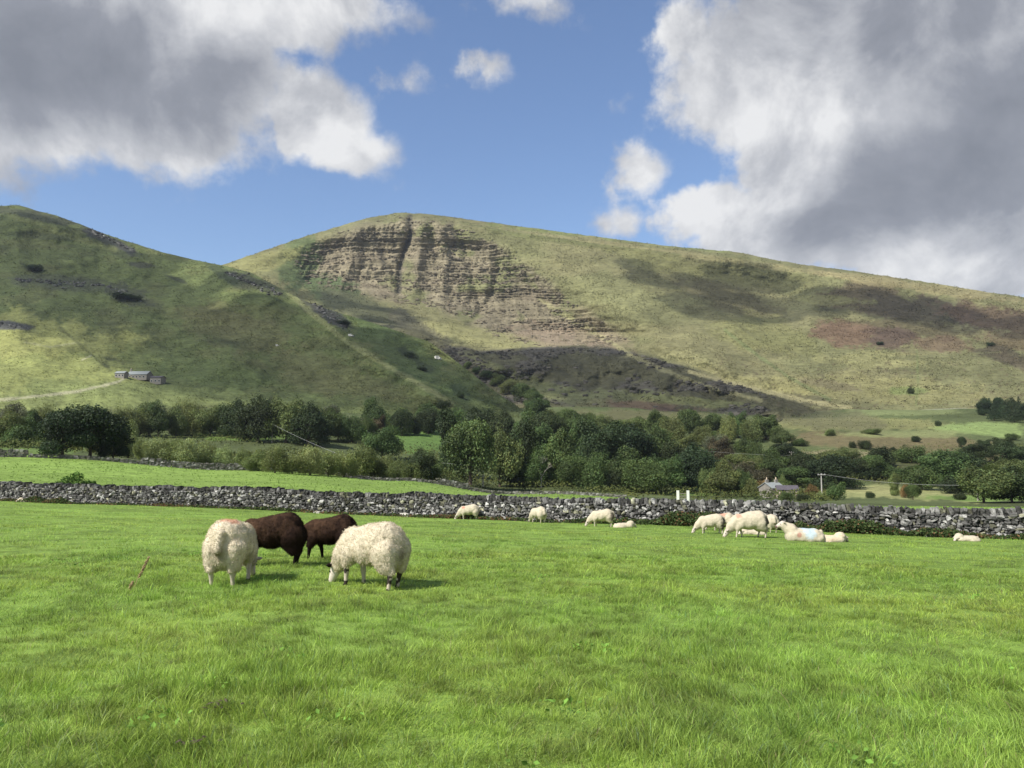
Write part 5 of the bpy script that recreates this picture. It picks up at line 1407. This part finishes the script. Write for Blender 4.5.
def shadow_clouds():
    m, nt, b = newmat('cloud_vapour'); b.inputs['Base Color'].default_value = (.85, .86, .88, 1); b.inputs['Roughness'].default_value = 1
    tr = N(nt, 'ShaderNodeBsdfTransparent'); mx = N(nt, 'ShaderNodeMixShader'); mx.inputs[0].default_value = .34
    nt.links.new(tr.outputs[0], mx.inputs[1]); nt.links.new(b.outputs[0], mx.inputs[2]); nt.links.new(mx.outputs[0], nt.nodes['Material Output'].inputs[0])
    r0 = random.Random(3)
    def cloud(pts, rad, alt, lab):
        mb = MB()
        for p in pts:
            p = Vector(p); q = p + S*((alt+r0.uniform(-12, 25)-p.z)/S.z)
            vs, fs = ball(q, rad*r0.uniform(.8, 1.2), (1, 1, .45), 12, 8); mb.add(vs, fs)
        me = bpy.data.meshes.new('c'); me.from_pydata(mb.v, [], mb.f); o = bpy.data.objects.new('c', me); link(o)
        md = o.modifiers.new('r', 'REMESH'); md.mode = 'VOXEL'; md.voxel_size = 7
        dg = bpy.context.evaluated_depsgraph_get(); dg.update(); m2 = bpy.data.meshes.new_from_object(o.evaluated_get(dg)); bpy.data.objects.remove(o)
        m2.polygons.foreach_set('use_smooth', np.full(len(m2.polygons), True)); m2.materials.clear(); m2.materials.append(m); m2.name = 'clouds'
        o = bpy.data.objects.new('clouds', m2); link(o); tag(o, lab, kind='stuff')
    def inside(poly, n):
        xs = [p[0] for p in poly]; ys = [p[1] for p in poly]; out = []
        while len(out) < n:
            u, v = r0.uniform(min(xs), max(xs)), r0.uniform(min(ys), max(ys))
            if polydist(np.array([u]), np.array([v]), poly)[0] > 0: out.append((u, v))
        return out
    hill_depth(100, 300); a, uu, vv = HV
    def hp(u, v):
        k = int(np.argmin((uu-u)**2+(vv-v)**2)); return a[k]
    L1 = [(-200, 225), (18, 212), (120, 248), (250, 280), (345, 322), (430, 350), (520, 408), (440, 404), (300, 402), (190, 392), (150, 378), (120, 362), (90, 335), (-50, 318), (-200, 320)]
    cloud([hp(*q) for q in inside(L1, 260)], 24, 800, 'thin grey cloud overhead shading the hillside')
    L2 = [(430, 345), (480, 353), (600, 351), (660, 362), (745, 390), (800, 406), (740, 410), (600, 412), (480, 378)]
    L3 = [(300, 285), (345, 300), (400, 312), (440, 330), (470, 345), (400, 330), (345, 315), (290, 296)]
    cloud([mountainP(*q) for q in inside(L2, 150)]+[mountainP(*q) for q in inside(L3, 16)], 20, 850, 'thin grey cloud overhead shading the hollow below the cliff')
    L4 = [(620, 262), (700, 262), (790, 285), (880, 295), (1030, 312), (1200, 330), (1200, 350), (1000, 338), (860, 318), (760, 322), (700, 318), (650, 290)]
    cloud([mountainP(*q) for q in inside(L4, 110)], 24, 950, 'thin grey cloud overhead shading the upper heather slope')
shadow_clouds()

def haze():
    m = bpy.data.materials.new('air'); m.use_nodes = True; nt = m.node_tree; nt.nodes.remove(nt.nodes['Principled BSDF'])
    v = N(nt, 'ShaderNodeVolumePrincipled'); v.inputs['Density'].default_value = .00007; v.inputs['Color'].default_value = (.80, .88, 1, 1); v.inputs['Anisotropy'].default_value = .2
    nt.links.new(v.outputs[0], nt.nodes['Material Output'].inputs['Volume'])
    mb = MB(); mb.box((0, 0, 190), (19000, 19000, 430)); o = mb.build('haze', m); tag(o, 'thin pale air over the whole valley', kind='stuff')
haze()

def meadow_tufts():
    n = 36000
    A = (rng.random(n)-.5)*1.7; Y0 = 38.75/(1+.393*A)+1.5; Y = Y0+(wall2Y(512+FP*A)-1-Y0)*rng.random(n); X = A*Y
    m = fbm(X*.25, Y*.12, 3, 401); k = rng.random(n) < .25+.9*sm(.5, .65, m); X, Y = X[k], Y[k]; n = len(X)
    Z = np.where(tw(X, Y) < 50, np.maximum(ground(X, Y), field_z(X, Y)), ground(X, Y))+.05
    g = .72+.5*rng.random(n); col = np.stack([.19*g, .29*g, .06*g], -1)
    o = leaf_cloud(np.stack([X, Y, Z], -1), np.tile([0, -.6, .7], (n, 1)), (.07+.10*rng.random(n))*np.clip(Y/70, .6, 2), col, None, 'meadow_grass', M_weed)
    tag(o, 'short tussocky grass on the meadow between the two walls', kind='stuff')
meadow_tufts()

def slope_texture():
    for nm, cnt, lab in (('hill', 60000, 'short tussocky turf over the near hillside'), ('mountain', 130000, 'tussocks, bracken and loose stones over the mountain slopes')):
        me = bpy.data.objects[nm].data; nv = len(me.vertices)
        a = np.empty(nv*3, np.float32); me.vertices.foreach_get('co', a); a = a.reshape(-1, 3).astype(float)
        nn = np.empty(nv*3, np.float32); me.vertices.foreach_get('normal', nn); nn = nn.reshape(-1, 3).astype(float)
        c = np.empty(nv*4, np.float32); me.color_attributes['Col'].data.foreach_get('color', c); c = c.reshape(-1, 4)[:, :3]
        u, v = proj(a[:, 0], a[:, 1], a[:, 2])
        ok = np.where((u > -60) & (u < 1090) & (v > 200) & (v < 440))[0]
        cl = fbm(u[ok]*.09, v[ok]*.2, 3, 501); w = sm(.35, .65, cl)+.15; w = w/w.sum()
        i = ok[rng.choice(len(ok), cnt, p=w)]
        p = a[i]+np.stack([rng.normal(0, .8, cnt), rng.normal(0, .8, cnt), np.zeros(cnt)], -1)+nn[i]*.25
        g = .74+.46*rng.random((cnt, 1)); dk = rng.random(cnt) < .03
        col = c[i]*g; col[dk] *= .5
        n2 = nn[i]; n2 = np.where(n2[:, 2:3] < 0, -n2, n2)
        o = leaf_cloud(p, n2*2.2, (.7+1.1*rng.random(cnt))*np.clip(p[:, 1]/700, .5, 1.4), col, None, 'hillside_grass', M_weed); tag(o, lab, kind='stuff')
    # gorse and thorn specks
    P_ = []; 
    for (cu, cv, su, sv, k) in [(800, 380, 45, 7, 26), (880, 375, 60, 14, 16), (935, 388, 28, 4, 22), (760, 345, 40, 10, 12), (600, 400, 60, 6, 14), (690, 395, 50, 8, 12), (850, 405, 60, 5, 16)]:
        for _ in range(k):
            u, v = random.gauss(cu, su*.5), random.gauss(cv, sv*.5); P_.append((mountainP(u, v), random.uniform(.8, 2.0)))
    pts = []; sz = []
    for p, s_ in P_:
        m = 14; q = rng.normal(0, .5, (m, 3))*s_*np.array([1.3, 1, .6])+np.array(p)+[0, 0, s_*.4]; pts.append(q); sz.append(np.full(m, s_*.6))
    pts = np.concatenate(pts); n = len(pts); g = .7+.6*rng.random(n)
    o = leaf_cloud(pts, np.tile([0, -.4, .7], (n, 1)), np.concatenate(sz), np.stack([.07*g, .065*g, .03*g], -1), None, 'heather', M_weed); tag(o, 'sparse dark gorse and heather specks on the mountain slopes', kind='stuff')
slope_texture()

def field_weeds():
    P_ = []; 
    for k in range(30):
        rr = 3.6*(20/3.6)**random.random(); th = random.uniform(-.62, .62); cx, cy = rr*math.sin(th), rr*math.cos(th); n = random.randint(8, 30)
        P_.append(np.stack([cx+rng.normal(0, .10, n), cy+rng.normal(0, .10, n)], -1))
    q = np.concatenate(P_); n = len(q); z = field_z(q[:, 0], q[:, 1])+.045+.04*rng.random(n); g = .7+.6*rng.random(n)
    col = np.stack([.17*g, .31*g, .055*g], -1)
    o = leaf_cloud(np.concatenate([q, z[:, None]], 1), np.tile([0, -.3, 1.], (n, 1)), .022+.03*rng.random(n), col, None, 'weeds', M_weed); tag(o, 'clover and small broad leaves scattered in the near pasture', kind='stuff')
field_weeds()

rr_ = random.Random(77)
row([(u+rr_.uniform(-5, 5), 434+rr_.uniform(-2, 2), rr_.uniform(22, 32), rr_.uniform(26, 36), rr_.choice(['willow', 'spread', 'tall']), rr_.choice(['olive', 'mid', 'grey'])) for u in range(-10, 440, 26)],
    'the hazy hindmost line at the hill foot', 'hindmost trees at the hill foot')
row([(u+rr_.uniform(-5, 5), 485+rr_.uniform(-9, 4), rr_.uniform(18, 27), rr_.uniform(26, 38), rr_.choice(['willow', 'spread', 'round']), rr_.choice(['olive', 'mid', 'dark', 'mid'])) for u in (700, 716, 734, 752, 772, 796, 856, 872, 930, 962, 1000, 1024)],
    'the hedgerow between cottage and pale field', 'hedgerow trees behind the cottage')
row([(u+rr_.uniform(-6, 6), 466+rr_.uniform(-5, 5), rr_.uniform(14, 22), rr_.uniform(26, 36), rr_.choice(['willow', 'bush', 'round']), rr_.choice(['olive', 'mid', 'dark', 'bronze'])) for u in (700, 722, 748, 770, 792, 826, 850, 884, 912, 976, 1006)],
    'the rough bank below the brown field', 'bushes on the rough bank', 'shrub')

def outcrops():
    r0 = np.random.default_rng(11)
    for (cx, cy, rx, ry, rot, n, lab) in [(60, 283, 44, 4, 4, 90, 'long dark rock scar high on the left hill'), (128, 295, 24, 4, 22, 34, 'short rock scar with scrub at the inner end of the long scar'),
            (254, 284, 30, 5, 22, 70, 'dark rock scar just under the skyline dip between the hills'), (112, 241, 26, 2.5, 26, 40, 'thin rocky edge on the left hill skyline'),
            (6, 325, 16, 2.5, 5, 26, 'small grey rock scar by the left photo edge above the sunny slope'), (330, 316, 20, 4, 36, 40, 'dark broken rocks at the top of the spur')]:
        a = R(rot); P_ = []; D_ = []
        for k in range(n):
            t = r0.uniform(-1, 1); q = r0.normal(0, .45)*(1-t*t*.6)
            u = cx+t*rx*math.cos(a)-q*ry*math.sin(a); v = cy+t*rx*math.sin(a)+q*ry*math.cos(a)
            Yh = hill_depth(u, v); P_.append(P(u, v, Yh)); s_ = Yh/F; D_.append((s_*r0.uniform(1.5, 5), s_*2.5, s_*r0.uniform(.7, 2.2)))
        P_ = np.array(P_); c0 = P_.mean(0); g = .05+.13*r0.random(n)**1.6; g[r0.random(n) < .06] = .28
        o = stones_mesh('rock_outcrop', P_-c0, np.array(D_), r0.normal(0, .4, n), r0.normal(R(0), .25, n), np.stack([g*1.03, g, g*.93], -1), None)
        o.location = c0; o.name = 'outcrop_rock'; tag(o, lab, kind='stuff')  # broken blocks of the rock outcrop along each scar
    # blocks on the ledges of the cliff and rubble on the landslip
    P_ = []; D_ = []; Cc = []
    while len(P_) < 1500:
        u, v = r0.uniform(290, 640), r0.uniform(214, 352)
        if polydist(np.array([u]), np.array([v]), CLIFF)[0] < 3: continue
        w = fbm(np.array([u*.05]), np.array([v*.35]), 3, 611)[0]
        if r0.random() > sm(.42, .62, w): continue
        p = mountainP(u, v); P_.append(p); D_.append((r0.uniform(2, 7.5), 3, r0.uniform(.9, 2.2))); g = r0.uniform(.6, 1.25); Cc.append((.21*g, .18*g, .125*g))
    n1 = len(P_)
    while len(P_) < n1+700:
        u = r0.uniform(400, 800); m_ = np.interp(u, [p[0] for p in MOUND], [p[1] for p in MOUND]); v = m_+2+abs(r0.normal(0, 22))
        if v > 412 or fbm(np.array([u*.03]), np.array([v*.08]), 3, 39)[0] < .48: continue
        P_.append(mountainP(u, v)); s_ = r0.uniform(.7, 2.6); D_.append((s_*1.6, s_*1.4, s_*.8)); g = r0.uniform(.5, 1.4); Cc.append((.10*g, .092*g, .075*g))
    n = len(P_)
    o = stones_mesh('rubble', np.array(P_), np.array(D_), r0.normal(0, .3, n), r0.normal(0, .08, n), np.array(Cc), None); tag(o, 'broken sandstone ledges and fallen blocks on the cliff and landslip', kind='stuff')
outcrops()
